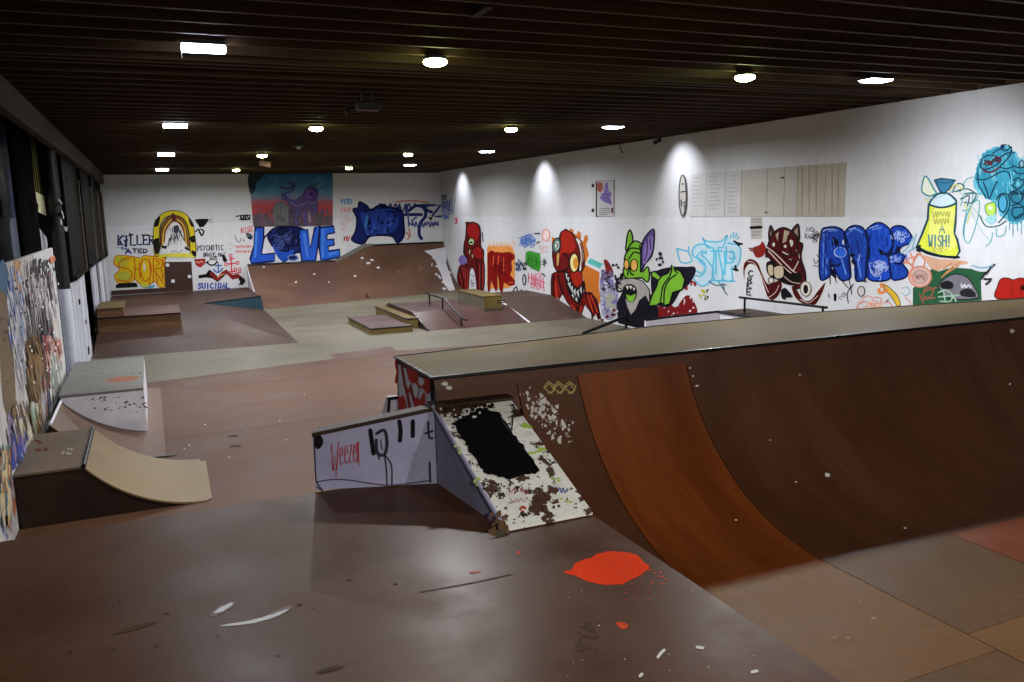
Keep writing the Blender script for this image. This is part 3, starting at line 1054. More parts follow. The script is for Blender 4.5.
def on_curve(px, py):
    """meet the sight line with the curved face"""
    d = on_z(px, py, 0) - EYE
    lo, hi = 0.0, 1.0
    def val(t):
        p = EYE + d * t
        yb = lip_y(p.x) - LEN
        if p.y < yb: return p.z - FZ
        dy = min(p.y - yb, RR * .999)
        return p.z - (FZ + RR - math.sqrt(RR * RR - dy * dy))
    for _ in range(50):
        m = (lo + hi) / 2
        if val(m) > 0: lo = m
        else: hi = m
    return EYE + d * lo


def curve_patch(pts, mb, off=.003):
    """small flecks laid on the curved face"""
    w_ = [on_curve(*q) for q in pts]
    dd = [(EYE - q).normalized() * off for q in w_]
    mb.face([q + e for q, e in zip(w_, dd)])


a = MB()
for (cx, cy, r0) in ((827, 475, 3.2), (1012, 331, 3), (796, 482, 1.2), (1010, 384, 1.4), (736, 520, 1.4), (693, 376, 1.2), (697, 386, 1.6), (690, 368, 1.3),
                     (800, 375, 1.0), (770, 440, .9), (905, 528, 1.6), (445, 384, 3.5), (449, 388, 3)):
    curve_patch([(cx + r0 * math.cos(i * 1.047) * random.uniform(.7, 1.2), cy + r0 * .7 * math.sin(i * 1.047) * random.uniform(.7, 1.2)) for i in range(6)], a)
for _ in range(150):     # scuffed white paint by the bank
    t = random.random()
    cx, cy = 528 + 38 * t + random.uniform(-10, 10), 396 + 36 * t + random.uniform(-10, 12)
    r0 = random.choice((.4, .6, .8, 1.2, 2.2)) * random.uniform(.7, 1.2)
    curve_patch([(cx + r0 * .7 * math.cos(i * 1.047) * random.uniform(.2, 2.2), cy + r0 * 1.5 * math.sin(i * 1.047) * random.uniform(.5, 1.3)) for i in range(6)], a)
tag(a.build('paint_fleck', paint('#dcdad6'), mini, weld=False), kind='stuff')
a = MB()
for ox in (549.5, 559, 570):   # outlined yellow tag
    loop = [(ox + dx_, 387.5 + dy_) for dx_, dy_ in ((-6, 0), (-1, -6), (6, -1), (2, 6), (-5, 1), (0, -4), (5, 3), (-2, 6))]
    for p, q in zip(loop, loop[1:]):
        dx, dy = q[0] - p[0], q[1] - p[1]
        l = math.hypot(dx, dy) or 1
        nx_, ny_ = -dy / l * .45, dx / l * .45
        curve_patch([(p[0] + nx_, p[1] + ny_), (q[0] + nx_, q[1] + ny_), (q[0] - nx_, q[1] - ny_), (p[0] - nx_, p[1] - ny_)], a, .004)
a.build('graffiti_tag', paint('#c9b978'), mini, weld=False)

# --- white and black painted bank in front of the ramp's near corner
bank = thing('hip_bank', 'small white painted bank with a black rectangle against the mini ramp corner', 'ramp', (1.57, 3.75, PZ))
A0, A1 = Vector((1.318, 4.13, 2.262)), Vector((1.765, 4.11, 2.272))
B0, B1 = Vector((1.388, 3.325, PZ + .004)), Vector((1.842, 3.33, PZ + .004))
_n = (A0 - B0).cross(B1 - B0)
A1.z = A0.z - (_n.x * (A1.x - A0.x) + _n.y * (A1.y - A0.y)) / _n.z
dn = Vector((0, 0, -1))
a = MB(); a.hexa([B0 + dn * .0, B1 + dn * .0, A1 + dn * .02, A0 + dn * .02, B0 + Vector((0, 0, .014)), B1 + Vector((0, 0, .014)), A1, A0])
a.build('face_sheet', m_chipped, bank)
a = MB(); a.box(1.32, 1.78, 4.1, 4.245, 2.225, 2.262); a.build('top_ledge', m_brown_cap, bank)
a = MB(); a.prism([(1.325, 4.12, PZ + .001), (1.325, 4.12, 2.245), (1.392, 3.34, PZ + .001)], [(1.35, 4.12, PZ + .001), (1.35, 4.12, 2.245), (1.415, 3.34, PZ + .001)])
a.build('side_panel', m_lav, bank)
a = MB(); a.tube([A0 + Vector((0, 0, -.004)), B0 + Vector((-.002, 0, .006))], .011, n=8); a.build('edge_trim', m_lav, bank)
nrm = (A1 - B0).cross(A0 - B1)
nrm = nrm if nrm.z > 0 else -nrm
nrm.normalize()
fc = (A0 + A1) / 2
art = Art((A0 + B0 + A1 + B1) / 4 + Vector((0, 0, .006)), nrm, crop=(300, 340, 3.1), first=.004)
jag = []
for (x0, y0), (x1, y1), n in (((472, 258), (560, 212), 9), ((560, 212), (612, 218), 5), ((612, 218), (748, 408), 16), ((748, 408), (650, 432), 10), ((650, 432), (570, 412), 8), ((570, 412), (472, 258), 16)):
    for k in range(n):
        t = k / n
        jag.append((x0 + (x1 - x0) * t + random.uniform(-5, 5), y0 + (y1 - y0) * t + random.uniform(-4, 4)))
art.fill('#161517', jag, sm=False)
art.splat('#161517', 490, 215, 560, 270, 30, 2, 8)
art.splat('#161517', 500, 270, 570, 330, 26, 2, 7)
art.fill('#4a3527', [(415, 212), (470, 200), (540, 188), (600, 186), (560, 206), (500, 214), (470, 236), (440, 240)], sm=False)
art.splat('#2d211a', 420, 196, 610, 222, 36, 2, 8)
art.splat('#d8d8d4', 430, 210, 560, 240, 22, 2, 6)
art.splat('#a9c84a', 690, 250, 715, 270, 6, 5, 9, .7)
art.splat('#b5cc60', 715, 335, 760, 352, 7, 5, 10, .6)
art.splat('#b5cc60', 770, 422, 805, 440, 6, 5, 9, .6)
art.splat('#c0d080', 540, 430, 560, 450, 4, 5, 8)
art.splat('#c0d080', 800, 490, 845, 505, 4, 5, 9, .6)
art.splat('#c8d890', 482, 320, 500, 350, 4, 4, 8)
art.zig('#c06070', 648, 456, 60, 24, 4, 2.5)
art.zig('#c88a90', 655, 490, 50, 16, 3, 2)
art.splat('#c23a38', 680, 515, 702, 530, 6, 3, 7, .7)
art.zig('#5560a8', 776, 452, 52, 22, 5, 3, .15)
art.lines('#2b2a2d', [[(622, 236), (640, 270), (655, 278), (660, 240), (668, 225)], [(660, 200), (672, 225)]], 5)
art.splat('#5a3c2a', 730, 445, 800, 520, 30, 2, 8, 1.5)
art.splat('#3a2b22', 540, 440, 760, 480, 40, 1.5, 5)
art.splat('#6a5038', 590, 535, 640, 600, 24, 4, 12, 1.2)
art.splat('#3c4a34', 610, 590, 640, 610, 8, 3, 8, .7)
art.done('paint_patch', 'black rectangle and flecks of green and red paint', parent=bank)

# --- lavender guard wall at the platform edge
gw = thing('guard_wall', 'low lavender grey wall with red lettering at the far platform edge', 'wall', (1.0, 4.25, PZ))
g0, g1 = Vector((.705, 4.327, PZ + .001)), Vector((1.322, 4.126, PZ + .001))
gt0, gt1 = Vector((.705, 4.327, 2.125)), Vector((1.322, 4.126, 2.235))
gn = Vector((.31, .95, 0)).normalized() * .035
a = MB(); a.hexa([g0, g1, g1 + gn, g0 + gn, gt0, gt1, gt1 + gn, gt0 + gn]); a.build('panel', m_lav, gw)
u = Vector((0, 0, .022))
a = MB(); a.hexa([gt0 - gn * .4, gt1 - gn * .4, gt1 + gn * 2.6, gt0 + gn * 2.6, gt0 - gn * .4 + u, gt1 - gn * .4 + u, gt1 + gn * 2.6 + u, gt0 + gn * 2.6 + u])
a.build('cap_board', m_brown_cap, gw, bevel=.003)
fn = Vector((-gn.x, -gn.y, 0))
art = Art(g0, fn, crop=(300, 340, 3.1), first=.0015)
RW = '#b23a30'
art.text(RW, 'W', 97, 322, 22, 84, 3.6, slope=-.2)
for ch_, u_, v_, w_c, h_c in (('e', 122, 290, 13, 100), ('e', 137, 288, 12, 98), ('z', 151, 284, 11, 98), ('e', 164, 282, 11, 98), ('r', 176, 272, 10, 108)):
    art.text(RW, ch_, u_, v_, w_c, h_c, 3.4, slope=-.15)
art.lines(RW, [[(112, 395), (112, 425)], [(104, 385), (106, 405)], [(181, 320), (183, 390)]], 2.6)
art.fill('#1c1b20', [(44, 292), (66, 298), (72, 320), (58, 338), (46, 328)])
art.lines('#1c1b20', [[(218, 280), (225, 330), (228, 352)], [(308, 252), (312, 280), (310, 312)], [(350, 252), (350, 298)]], 13)
art.lines('#3a3844', [[(238, 290), (262, 280), (270, 320), (262, 355), (240, 350), (236, 310)]], 10)
art.lines('#2a2930', [[(262, 355), (268, 400), (270, 450)], [(266, 360), (284, 390), (285, 450)], [(240, 345), (246, 370)]], 4)
art.lines('#55536a', [[(250, 310), (255, 340)], [(50, 440), (130, 432), (270, 450), (400, 436)], [(52, 455), (70, 468)]], 4)
art.lines('#2a2930', [[(398, 255), (400, 300), (412, 305)], [(388, 290), (412, 282)], [(402, 380), (404, 440)]], 6)
art.lines('#26242a', [[(44, 300), (48, 400), (52, 440), (70, 466)]], 3.5)
art.done('graffiti_tag', 'red lettering and black drips', parent=gw)

# --- twin bank on the far side of the mini ramp, only its end in view
q = [on_y(px, py, 5.12) for px, py in ((380, 420), (383.5, 398), (398, 395.5), (399, 420))]
bb = thing('hip_bank', 'white sided bank with black coping peeping out behind the deck corner', 'ramp', (q[0].x + .2, 5.5, 0))
x0, zt = q[1].x, q[1].z
a = MB(); a.prism([(x0, 5.1, .001), (x0 + .03, 5.1, zt), (x0 + .5, 5.1, zt), (x0 + .5, 5.1, .001)],
                  [(x0, 6.6, .001), (x0 + .03, 5.16, zt), (x0 + .5, 5.16, zt), (x0 + .5, 6.6, .001)])
a.build('body', m_white, bb)
a = MB(); a.tube([(x0 + .02, 5.09, zt), (x0 + .5, 5.09, zt + .01)], .014, n=8); a.tube([(x0, 5.09, zt - .3), (x0 + .03, 5.09, zt)], .01, n=8)
a.build('coping', m_steel, bb)


NEAR = 1.0
# ================================================================== RAMPS ALONG THE LEFT WALL
def curve_x(xl, xt, h, n=16):
    L = xt - xl
    R = (L * L + h * h) / (2 * h)
    th = math.asin(min(1, L / R))
    return [(xt - R * math.sin(th * (1 - k / n)), R * (1 - math.cos(th * (1 - k / n)))) for k in range(n + 1)]


m_ply = surf('raw_plywood', '#7c6846', '#6b583a', scale=1.4, rough=.5, fine=.06, stretch=(.5, 3, 1), spots=[('#8d7654', 3.0, .7, .1)])
m_darkside = surf('dark_brown_side', '#2f1f16', '#241811', scale=1.2, rough=.6)
m_gdeck = surf('grey_brown_deck', '#6a5a49', '#58493b', scale=1.3, rough=.5, spots=[('#6b3a28', 2.4, .68, .05)])

qp = thing('quarter_pipe', 'small plywood quarter pipe with a dark brown side against the hoarding', 'ramp', (-.6, 10.8, 0))
Y0, Y1 = 9.9, 11.72
xs0, xl, xt, hh = -1.53, -.87, .38, .6
cv = curve_x(xl, xt, hh)
a = MB(); a.sheet([[(x, y_, z + .012) for x, z in cv] for y_ in (Y0, (Y0 + Y1) / 2, Y1)], thick=.022); a.build('ramp_sheet', m_ply, qp)
a = MB(); a.box(xs0, xl + .005, Y0, Y1, hh - .012, hh + .012); a.build('deck', m_gdeck, qp)
for yy in (Y0 + .012, Y1 - .042):
    prof = [(xs0 + .01, yy, .001), (xs0 + .01, yy, hh - .014)] + [(x, yy, max(z - .014, .0012)) for x, z in cv if z > .016]
    prof = prof + [(prof[-1][0], yy, .001)]
    a = MB(); a.prism(prof, [(p[0], p[1] + .03, p[2]) for p in prof]); a.build('side_panel', m_darkside, qp)
a = MB(); a.box(xs0 + .01, xs0 + .03, Y0 + .05, Y1 - .05, .001, hh - .014); a.build('back_panel', m_darkside, qp)
a = MB(); a.tube([(xl, Y0 - .005, hh + .012), (xl, Y1 + .005, hh + .012)], .026, n=12); a.build('coping', m_steel, qp)
a = MB(); a.prism([(xt - .12, Y0 + .06, .014), (xt + .04, Y0 + .06, .004), (xt + .07, Y1 - .12, .004), (xt - .12, Y1 - .12, .014)],
                  [(xt - .12, Y0 + .06, .018), (xt + .04, Y0 + .06, .008), (xt + .07, Y1 - .12, .008), (xt - .12, Y1 - .12, .018)])
a.build('toe_plate', m_ply, qp)
art = Art((0, 0, hh + .012), (0, 0, 1), first=.001)
art.splat('#5e3020', 34, 440, 46, 450, 6, 1.5, 3.5, .5)
art.splat('#a39a90', 62, 448, 72, 456, 6, .8, 1.8, .8)
tag(art.done('paint_fleck', parent=qp), kind='stuff')

gq = thing('quarter_pipe', 'brown quarter pipe carrying a grey topped white wedge box', 'ramp', (-.7, 14.8, 0))
Y0, Y1, xl, xt, hh = 12.1, 17.15, -1.4, -.04, .62
cv = curve_x(xl, xt, hh)
a = MB(); a.sheet([[(x, y_, z + .012) for x, z in cv] for y_ in (Y0, 14, 15.8, Y1)], thick=.02); a.build('ramp_sheet', surf('dusty_tan_brown_board', '#6b5344', '#594437', scale=1.0, rough=.55), gq)
for yy in (Y0 + .012, Y1 - .042):
    prof = [(xl + .001, yy, .001)] + [(x, yy, max(z - .01, .0012)) for x, z in cv if z > .014]
    prof = prof + [(prof[-1][0], yy, .001)]
    a = MB(); a.prism(prof, [(p[0], p[1] + .03, p[2]) for p in prof]); a.build('side_panel', m_darkside, gq)
a = MB(); a.tube([(xl + .01, Y0, hh + .02), (xl + .01, 13.55, hh + .02)], .02, n=10); a.build('coping', m_white, gq)
a = MB(); a.prism([(cv[10][0], Y0 - .004, .03), (xt + .14, Y0 - .03, .002), (xt, Y0 + .05, .008)], [(cv[10][0], Y0 - .004, .045), (xt + .14, Y0 - .03, .008), (xt, Y0 + .05, .014)])
a.build('toe_plate', m_black, gq)
m_greytop = surf('weathered_grey_boards', '#74716b', '#5e5c58', scale=1.6, rough=.55, stretch=(.5, 2.5, 1), spots=[('#6b6a66', 3, .66, .1)])
wb = thing('wedge_box', 'grey topped white box with an orange smear standing on the brown quarter pipe', 'box', (-.8, 15.1, .1))
xb0, xb1, yb0, yb1, zt = -1.40, -.27, 13.62, 16.7, .715
prof = [(x, z + .016) for x, z in cv if xb0 <= x <= xb1]
prof = prof + [(xb1, prof[-1][1] - .02 if prof[-1][1] > .04 else .02)]
out = [(x, yb0, z) for x, z in prof] + [(xb1, yb0, zt - .03), (xb0 + .005, yb0, zt - .03)]
a = MB(); a.prism(out, [(p[0], yb1, p[2]) for p in out]); a.build('body', m_white, wb)
a = MB(); a.hexa([(xb0 - .02, yb0 - .02, zt - .03), (xb1 + .0, yb0 - .02, zt - .03), (xb1 + .0, yb1 + .02, zt - .03), (xb0 - .02, yb1 + .02, zt - .03),
                  (xb0 - .02, yb0 - .02, zt), (xb1, yb0 - .02, zt), (xb1, yb1 + .02, zt), (xb0 - .02, yb1 + .02, zt)])
a.build('top_board', m_greytop, wb, bevel=.004)
art = Art((0, 0, zt), (0, 0, 1), first=.001)
art.fill('#8f5c48', [(104, 381), (118, 377), (135, 376), (138, 379), (120, 382)])
art.done('paint_mark', 'orange smear', parent=wb)
art = Art((0, 0, zt), (0, 0, 1), first=.001)
art.splat('#5c5a57', 75, 366, 142, 391, 20, .8, 2.5, .4)
tag(art.done('paint_fleck', parent=wb), kind='stuff')
art = Art((0, yb0, 0), (0, -1, 0), first=.002)
art.splat('#6f6a68', 86, 397, 147, 414, 30, .6, 2, .6)
art.splat('#3d3a3a', 120, 400, 147, 408, 8, .5, 1.5, .6)
tag(art.done('paint_fleck', parent=wb), kind='stuff')
art = Art((0, 0, 0), (0, 0, 1), first=.002)
art.taper('#2c1d17', [(227, 437), (233, 436), (239, 435.5)], 2.6)
art.taper('#2c1d17', [(229, 447), (235, 446), (242, 446)], 2.6)
art.splat('#3a2a22', 170, 400, 400, 470, 14, .5, 1.3, .5)
art.splat('#cfc8c2', 160, 380, 420, 480, 8, .5, 1.1, .6)
tag(art.mb.build('paint_fleck', art.mats, weld=False), kind='stuff').parent = bpy.data.objects['floor']
# ================================================================== BACK LEFT BANK
m_bank = surf('dusty_brown_bank', '#412d25', '#36251f', scale=.7, rough=.55, spec=.2, fine=.06, spots=[('#4c372d', 1.2, .64, .2)])
m_wood = surf('worn_box_wood', '#6e5138', '#593f2a', scale=1.8, rough=.55, stretch=(.5, 3, 3))
m_teal = surf('dark_teal_paint', '#0f303c', '#0a1f28', scale=2.4, rough=.7, spec=.1, spots=[('#101c22', 5, .6, .04)])
bk = thing('flat_bank', 'broad brown bank with a teal side carrying the wooden ledge boxes', 'ramp', (1, 28, 0))
a = MB()
T1, T2, T3 = (-1.46, 25.0, .36), (1.8, 24.8, .36), (1.6, 29.4, .36)
G1, G2, G3 = (-1.46, 21.6, .001), (3.3, 21.4, .001), (3.45, 29.5, .001)
a.face([G1, G2, T2, T1]); a.face([G2, G3, T3, T2])
a.face([T1, T2, T3, (3.46, 30.3, .4), (3.46, 34.49, .4), (-1.46, 34.49, .36)])
a.face([G1, T1, (-1.46, 34.49, .36), (-1.46, 34.49, .001)])
a.build('top_sheet', m_bank, bk)
a = MB(); a.prism([T3, (3.45, 30.28, .39), (3.45, 29.6, .001)], [(1.6, 29.44, .35), (3.45, 30.33, .37), (3.45, 29.65, .001)])
a.build('side_panel', m_teal, bk)
a = MB(); a.face([(3.46, 29.6, .001), (3.46, 34.49, .001), (3.46, 34.49, .4), (3.46, 30.3, .4)]); a.build('end_panel', m_teal, bk)
a = MB(); a.tube([(1.55, 29.38, .37), (3.46, 30.3, .41)], .02, n=8); a.build('edge_trim', m_steel, bk)
lb = thing('ledge_box', 'long low wooden ledge box on the teal sided bank', 'box', (-.4, 24.8, .45))
a = MB(); a.prism([(-1.42, 24.1, .275), (-1.42, 24.95, .365), (-1.42, 26.4, .365), (-1.42, 26.4, .66), (-1.42, 24.1, .66)], [(.62, 24.1, .275), (.62, 24.95, .365), (.62, 26.4, .365), (.62, 26.4, .66), (.62, 24.1, .66)]); a.build('body', m_wood, lb)
a = MB(); a.box(-1.44, .64, 24.08, 26.42, .66, .69); a.build('top_board', m_floor_red, lb, bevel=.004)
a = MB(); a.tube([(-1.44, 24.07, .685), (.64, 24.07, .685)], .016, n=8); a.build('edge_trim', m_steel, lb)
sb = thing('step_box', 'small square wooden box standing on top of the long ledge box', 'box', (-1.1, 25.2, .69))
a = MB(); a.box(-1.42, -.78, 24.3, 26.2, .691, .9); a.build('body', m_wood, sb)
a = MB(); a.box(-1.43, -.77, 24.28, 26.22, .9, .925); a.build('top_board', m_deck, sb, bevel=.004)

# brown board leaning at the back wall
db = thing('brown_panel', 'square dark brown panel fixed low on the back wall under the yellow arch', 'panel', (.7, 34.45, .5))
q = [on_y(px, py, YB - .02) for px, py in ((164.5, 262), (191.5, 261.5), (193.5, 296), (166, 297))]
a = MB(); a.prism([(p.x, YB - .035, max(p.z, .405)) for p in q], [(p.x, YB - .005, max(p.z, .405)) for p in q]); a.build('sheet', m_bank, db)
for px, py in ((167.5, 265), (189.5, 276.5), (173, 281)):
    a = MB()
    p = on_y(px, py, YB - .035); a.box(p.x - .06, p.x + .06, YB - .06, YB - .036, p.z - .06, p.z + .06); a.build('knob', m_white, db)
b = MB(); b.box(-1.45, .58, YB - .05, YB - .003, .41, .57)
single('skirting_board', b, m_bank, 'brown skirting board under the yellow lettering on the back wall', 'board')

# ================================================================== BACK QUARTER PIPE
m_bq = surf('back_ramp_brown', '#654b3c', '#543d30', scale=.7, rough=.42, fine=.06, spots=[('#8a6b58', 1.1, .63, .2)])
bq = thing('wide_quarter_pipe', 'wide brown quarter pipe with one half raised, under the LOVE lettering', 'ramp', (7.4, 33, 0))


def bq_h(x):
    return 1.27 if x < 7.05 else (1.85 if x > 8.2 else 1.27 + .58 * (x - 7.05) / 1.15)


def bq_base(x): return 29.75 + (x - 3.5) * .23
xs_ = [3.5, 4.5, 5.5, 6.5, 7.05, 7.35, 7.65, 7.95, 8.2, 9.0, 9.8, 10.6, 11.2, 11.74]
rows = []
for x in xs_:
    h = bq_h(x); yb_ = bq_base(x); L = 34.38 - yb_
    R = (L * L + h * h) / (2 * h); th = math.asin(L / R)
    row = []
    for k in range(17):
        t = th * k / 16
        row.append((x, yb_ + R * math.sin(t), R * (1 - math.cos(t)) + .004))
    rows.append(row)
a = MB()
rings = [r_ + [(r_[0][0], 34.38, .002)] for r_ in rows]
for ra, rb_ in zip(rings, rings[1:]):
    n_ = len(ra)
    for k in range(n_):
        k2 = (k + 1) % n_
        a.face([ra[k], rb_[k], rb_[k2], ra[k2]], smooth=k < n_ - 2)
a.face(rings[0]); a.face(rings[-1][::-1])
a.build('ramp_sheet', m_bq, bq)
a = MB(); a.tube([(x, 34.39, bq_h(x) + .02) for x in xs_ if x < 7.1], .04, n=8)
a.tube([(x, 34.39, bq_h(x) + .02) for x in xs_ if x > 8.1], .04, n=8); a.build('coping', m_steel, bq)
a = MB(); a.prism([(7.0, 34.3, 1.34), (8.22, 34.3, 1.94), (8.22, 34.3, 1.78), (7.0, 34.3, 1.16)], [(7.0, 34.42, 1.34), (8.22, 34.42, 1.94), (8.22, 34.42, 1.78), (7.0, 34.42, 1.16)])
a.prism([(8.22, 34.3, 1.94), (8.6, 34.3, 1.94), (8.6, 34.3, 1.84), (8.22, 34.3, 1.78)], [(8.22, 34.42, 1.94), (8.6, 34.42, 1.94), (8.6, 34.42, 1.84), (8.22, 34.42, 1.78)])
a.build('edge_trim', m_greytop, bq)
a = MB()
prof = [(3.47, bq_base(3.5), .001)] + [(3.47, p[1], p[2] - .01 if p[2] > .02 else .006) for p in rows[0]] + [(3.47, 34.38, .001)]
a.prism(prof, [(3.5, p[1], p[2]) for p in prof]); a.build('side_panel', m_white, bq)


def bq_pt(px, py):
    d = on_y(px, py, 34.5) - EYE
    lo, hi = .5, 1.0
    def val(t):
        p = EYE + d * t
        h = bq_h(p.x); yb_ = bq_base(p.x); L = 34.38 - yb_
        R = (L * L + h * h) / (2 * h)
        dy = p.y - yb_
        if dy < 0: return p.z
        return p.z - (R - math.sqrt(max(R * R - dy * dy, 0)))
    for _ in range(50):
        m = (lo + hi) / 2
        if val(m) > 0: lo = m
        else: hi = m
    return EYE + d * lo


def bq_patch(pts, mb, off=.03):
    w_ = [bq_pt(*q_) for q_ in pts]
    mb.face([p + (EYE - p).normalized() * off for p in w_])


a = MB()
for (cx, cy, r0) in ((362, 258, 1.6), (368, 263, 2.4), (372, 260, 1.6), (378, 267.5, 1.8), (355, 276, 1.5), (264, 267, 1.4), (314, 274, 1.4), (296, 282, 1.2), (329, 282, 1)):
    bq_patch([(cx + r0 * math.cos(i * 1.047) * random.uniform(.7, 1.3), cy + r0 * .6 * math.sin(i * 1.047) * random.uniform(.7, 1.2)) for i in range(6)], a)
bq_patch([(424, 251), (446, 247), (447, 257), (446, 263), (436, 262), (432, 256)], a)
bq_patch([(436, 262), (446, 263), (449, 272), (441, 274), (438, 268)], a)
bq_patch([(441, 274), (449, 272), (453, 283), (455, 290), (449, 291), (444, 284)], a)
for _ in range(40):
    cx, cy = random.uniform(428, 452), random.uniform(250, 289)
    if cx < 424 + (cy - 250) * .5: continue
    r0 = random.uniform(.6, 2)
    bq_patch([(cx + r0 * math.cos(i * 1.047) * random.uniform(.5, 1.3), cy + r0 * math.sin(i * 1.047) * random.uniform(.5, 1.3)) for i in range(6)], a, .035)
tag(a.build('paint_fleck', paint('#cfccd0'), bq, weld=False), kind='stuff')
a = MB(); bq_patch([(365, 294), (366, 293), (369, 297), (368, 298.5)], a); a.build('paint_mark', m_black, bq, weld=False)

# ================================================================== FUNBOX IN THE MIDDLE
m_fun = surf('dusty_red_board', '#4c3430', '#402b28', scale=.8, rough=.42, fine=.06, spots=[('#573d38', 1.3, .64, .2)])
m_yel = surf('yellowed_wood', '#7c6a3a', '#64552b', scale=2, rough=.55)
m_grn = surf('greyish_green_ledge', '#6c6958', '#5a5748', scale=1.6, rough=.5)
fb = thing('funbox', 'reddish funbox bank with a flat top in the middle of the floor', 'ramp', (8.3, 24, 0))
x0, x1 = 6.82, 9.84
pf = [(21.5, .001), (22.95, .36), (25.6, .36), (27.2, .001)]
a = MB(); a.prism([(x0, y_, z) for y_, z in pf], [(x1, y_, z) for y_, z in pf]); a.build('body', m_fun, fb)
a = MB(); a.tube([(x0, y_, z + .01) for y_, z in pf[:3]], .03, n=8); a.build('edge_trim', m_steel, fb)
rb = thing('flat_bank', 'brown bank between the red funbox and the red monster painting', 'ramp', (10.8, 24, 0))
pf2 = [(21.5, .001), (23.85, .47), (25.8, .47), (28.0, .001)]
a = MB(); a.prism([(9.86, y_, z) for y_, z in pf2], [(11.77, y_, z) for y_, z in pf2]); a.build('body', surf('dull_brown_bank', '#52403a', '#44352f', scale=.8, rough=.55), rb)
a = MB(); a.prism([(9.845, y_, max(z + .012, .012)) for y_, z in pf2[:3]] + [(9.845, y_, max(z - .09, .001)) for y_, z in pf2[2::-1]],
                  [(9.91, y_, max(z + .012, .012)) for y_, z in pf2[:3]] + [(9.91, y_, max(z - .09, .001)) for y_, z in pf2[2::-1]])
a.build('edge_trim', m_white, rb)

bx = thing('grind_box', 'greenish ledge box with a yellowed end on top of the funbox', 'box', (9.2, 23.8, .36))
def fz(y_): return .36 if y_ > 22.95 else max(0, .36 * (y_ - 21.5) / 1.45)
pb = [(22.62, fz(22.62) + .004), (22.95, .364), (24.9, .364), (24.9, .7), (22.62, .7)]
a = MB(); a.prism([(8.92, y_, z) for y_, z in pb], [(9.5, y_, z) for y_, z in pb]); a.build('body', m_grn, bx)
a = MB(); a.box(8.9, 9.52, 22.6, 24.92, .7, .73); a.build('top_board', m_deck, bx, bevel=.004)
a = MB(); a.box(8.93, 9.49, 22.6, 22.618, .34, .69); a.build('end_panel', m_yel, bx)
art = Art((0, 22.6, 0), (0, -1, 0), first=.002)
art.lines('#4a3c22', [[(497, 301), (505, 300.5)], [(497, 303), (505, 302.5)]], 1.0)
tag(art.done('paint_fleck', parent=bx), kind='stuff')

pd = thing('manual_pad', 'low reddish pad with dark edges on the floor beside the funbox steps', 'box', (5.95, 23.2, 0))
a = MB(); a.box(5.3, 6.45, 21.75, 24.6, .001, .13); a.build('body', m_yel, pd)
a = MB(); a.box(5.28, 6.47, 21.73, 24.62, .13, .155); a.build('top_board', m_fun, pd)
a = MB(); a.tube([(5.28, 24.62, .15), (5.28, 21.73, .15), (6.47, 21.73, .15)], .018, n=8); a.build('edge_trim', m_steel, pd)
st = thing('step_ledge', 'yellowed wooden step between the manual pad and the funbox', 'box', (6.64, 24, 0))
a = MB(); a.box(6.48, 6.78, 22.3, 25.9, .001, .25); a.build('body', m_yel, st)
a = MB(); a.box(6.46, 6.79, 22.28, 25.92, .25, .275); a.build('top_board', m_deck, st)
a = MB(); a.tube([(6.46, 25.92, .27), (6.46, 22.28, .27), (6.79, 22.28, .27)], .018, n=8); a.build('edge_trim', m_steel, st)

hr = thing('handrail', 'black kinked handrail running down the funbox bank', 'rail', (7.85, 23, 0))
a = MB(); a.tube([(7.85, 24.9, .7), (7.85, 24.8, .7), (7.85, 23.1, .69), (7.85, 21.75, .3), (7.85, 21.5, .26), (7.9, 21.35, .24)], .03, n=10); a.build('bar', m_steel, hr)
for yy, zt_ in ((24.5, .69), (23.25, .69), (21.68, .28)):
    a = MB(); a.tube([(7.85, yy, fz(yy) + .006), (7.85, yy, zt_)], .025, n=8); a.build('post', m_steel, hr)

# ================================================================== BEHIND THE MINI RAMP, RIGHT WALL
sr = thing('sloped_rail', 'black sloping rail on a triangular frame near the green graffiti figure', 'rail', (10.9, 18.6, 0))
e0, e1 = on_z(583, 333.5, .05), on_y(627, 316, 18.6)
a = MB(); a.tube([e0, e1], .04, n=10); a.build('bar', m_steel, sr)
a = MB(); a.tube([(e1.x - .03, e1.y, .005), (e1.x - .03, e1.y, e1.z + .1)], .04, n=8); a.build('post', m_steel, sr)
a = MB(); a.tube([(e1.x - .03, e1.y, .3), (e1.x + .35, e1.y - .2, .02)], .03, n=8)
a.tube([(e0.x + .1, e0.y, .02), (e1.x - .03, e1.y, .05)], .025, n=8); a.build('brace', m_steel, sr)

wp = thing('grind_platform', 'white sided platform with black edges and a brown top by the long white wall', 'platform', (10.6, 13.2, 0))
WZ = .985
a = MB(); a.box(10.96, 11.775, 10.6, 14.25, .001, WZ); a.build('base', m_white, wp)
a = MB(); a.box(10.94, 11.776, 10.58, 14.27, WZ, WZ + .03); a.build('top_sheet', m_bank, wp)
c = [on_y(px, py, 14.23) for px, py in ((645, 320.5), (720, 311.5))]
a = MB(); a.prism([(c[0].x, 14.2, .001), (c[0].x, 14.2, c[0].z), (10.96, 14.2, WZ), (10.96, 14.2, .001)],
                  [(c[0].x, 14.25, .001), (c[0].x, 14.25, c[0].z), (10.96, 14.25, WZ), (10.96, 14.25, .001)]); a.build('side_panel', m_white, wp)
a = MB(); a.tube([(c[0].x, 14.22, c[0].z + .01), (10.95, 14.22, WZ + .02), (10.95, 10.6, WZ + .02)], .03, n=8); a.build('edge_trim', m_steel, wp)

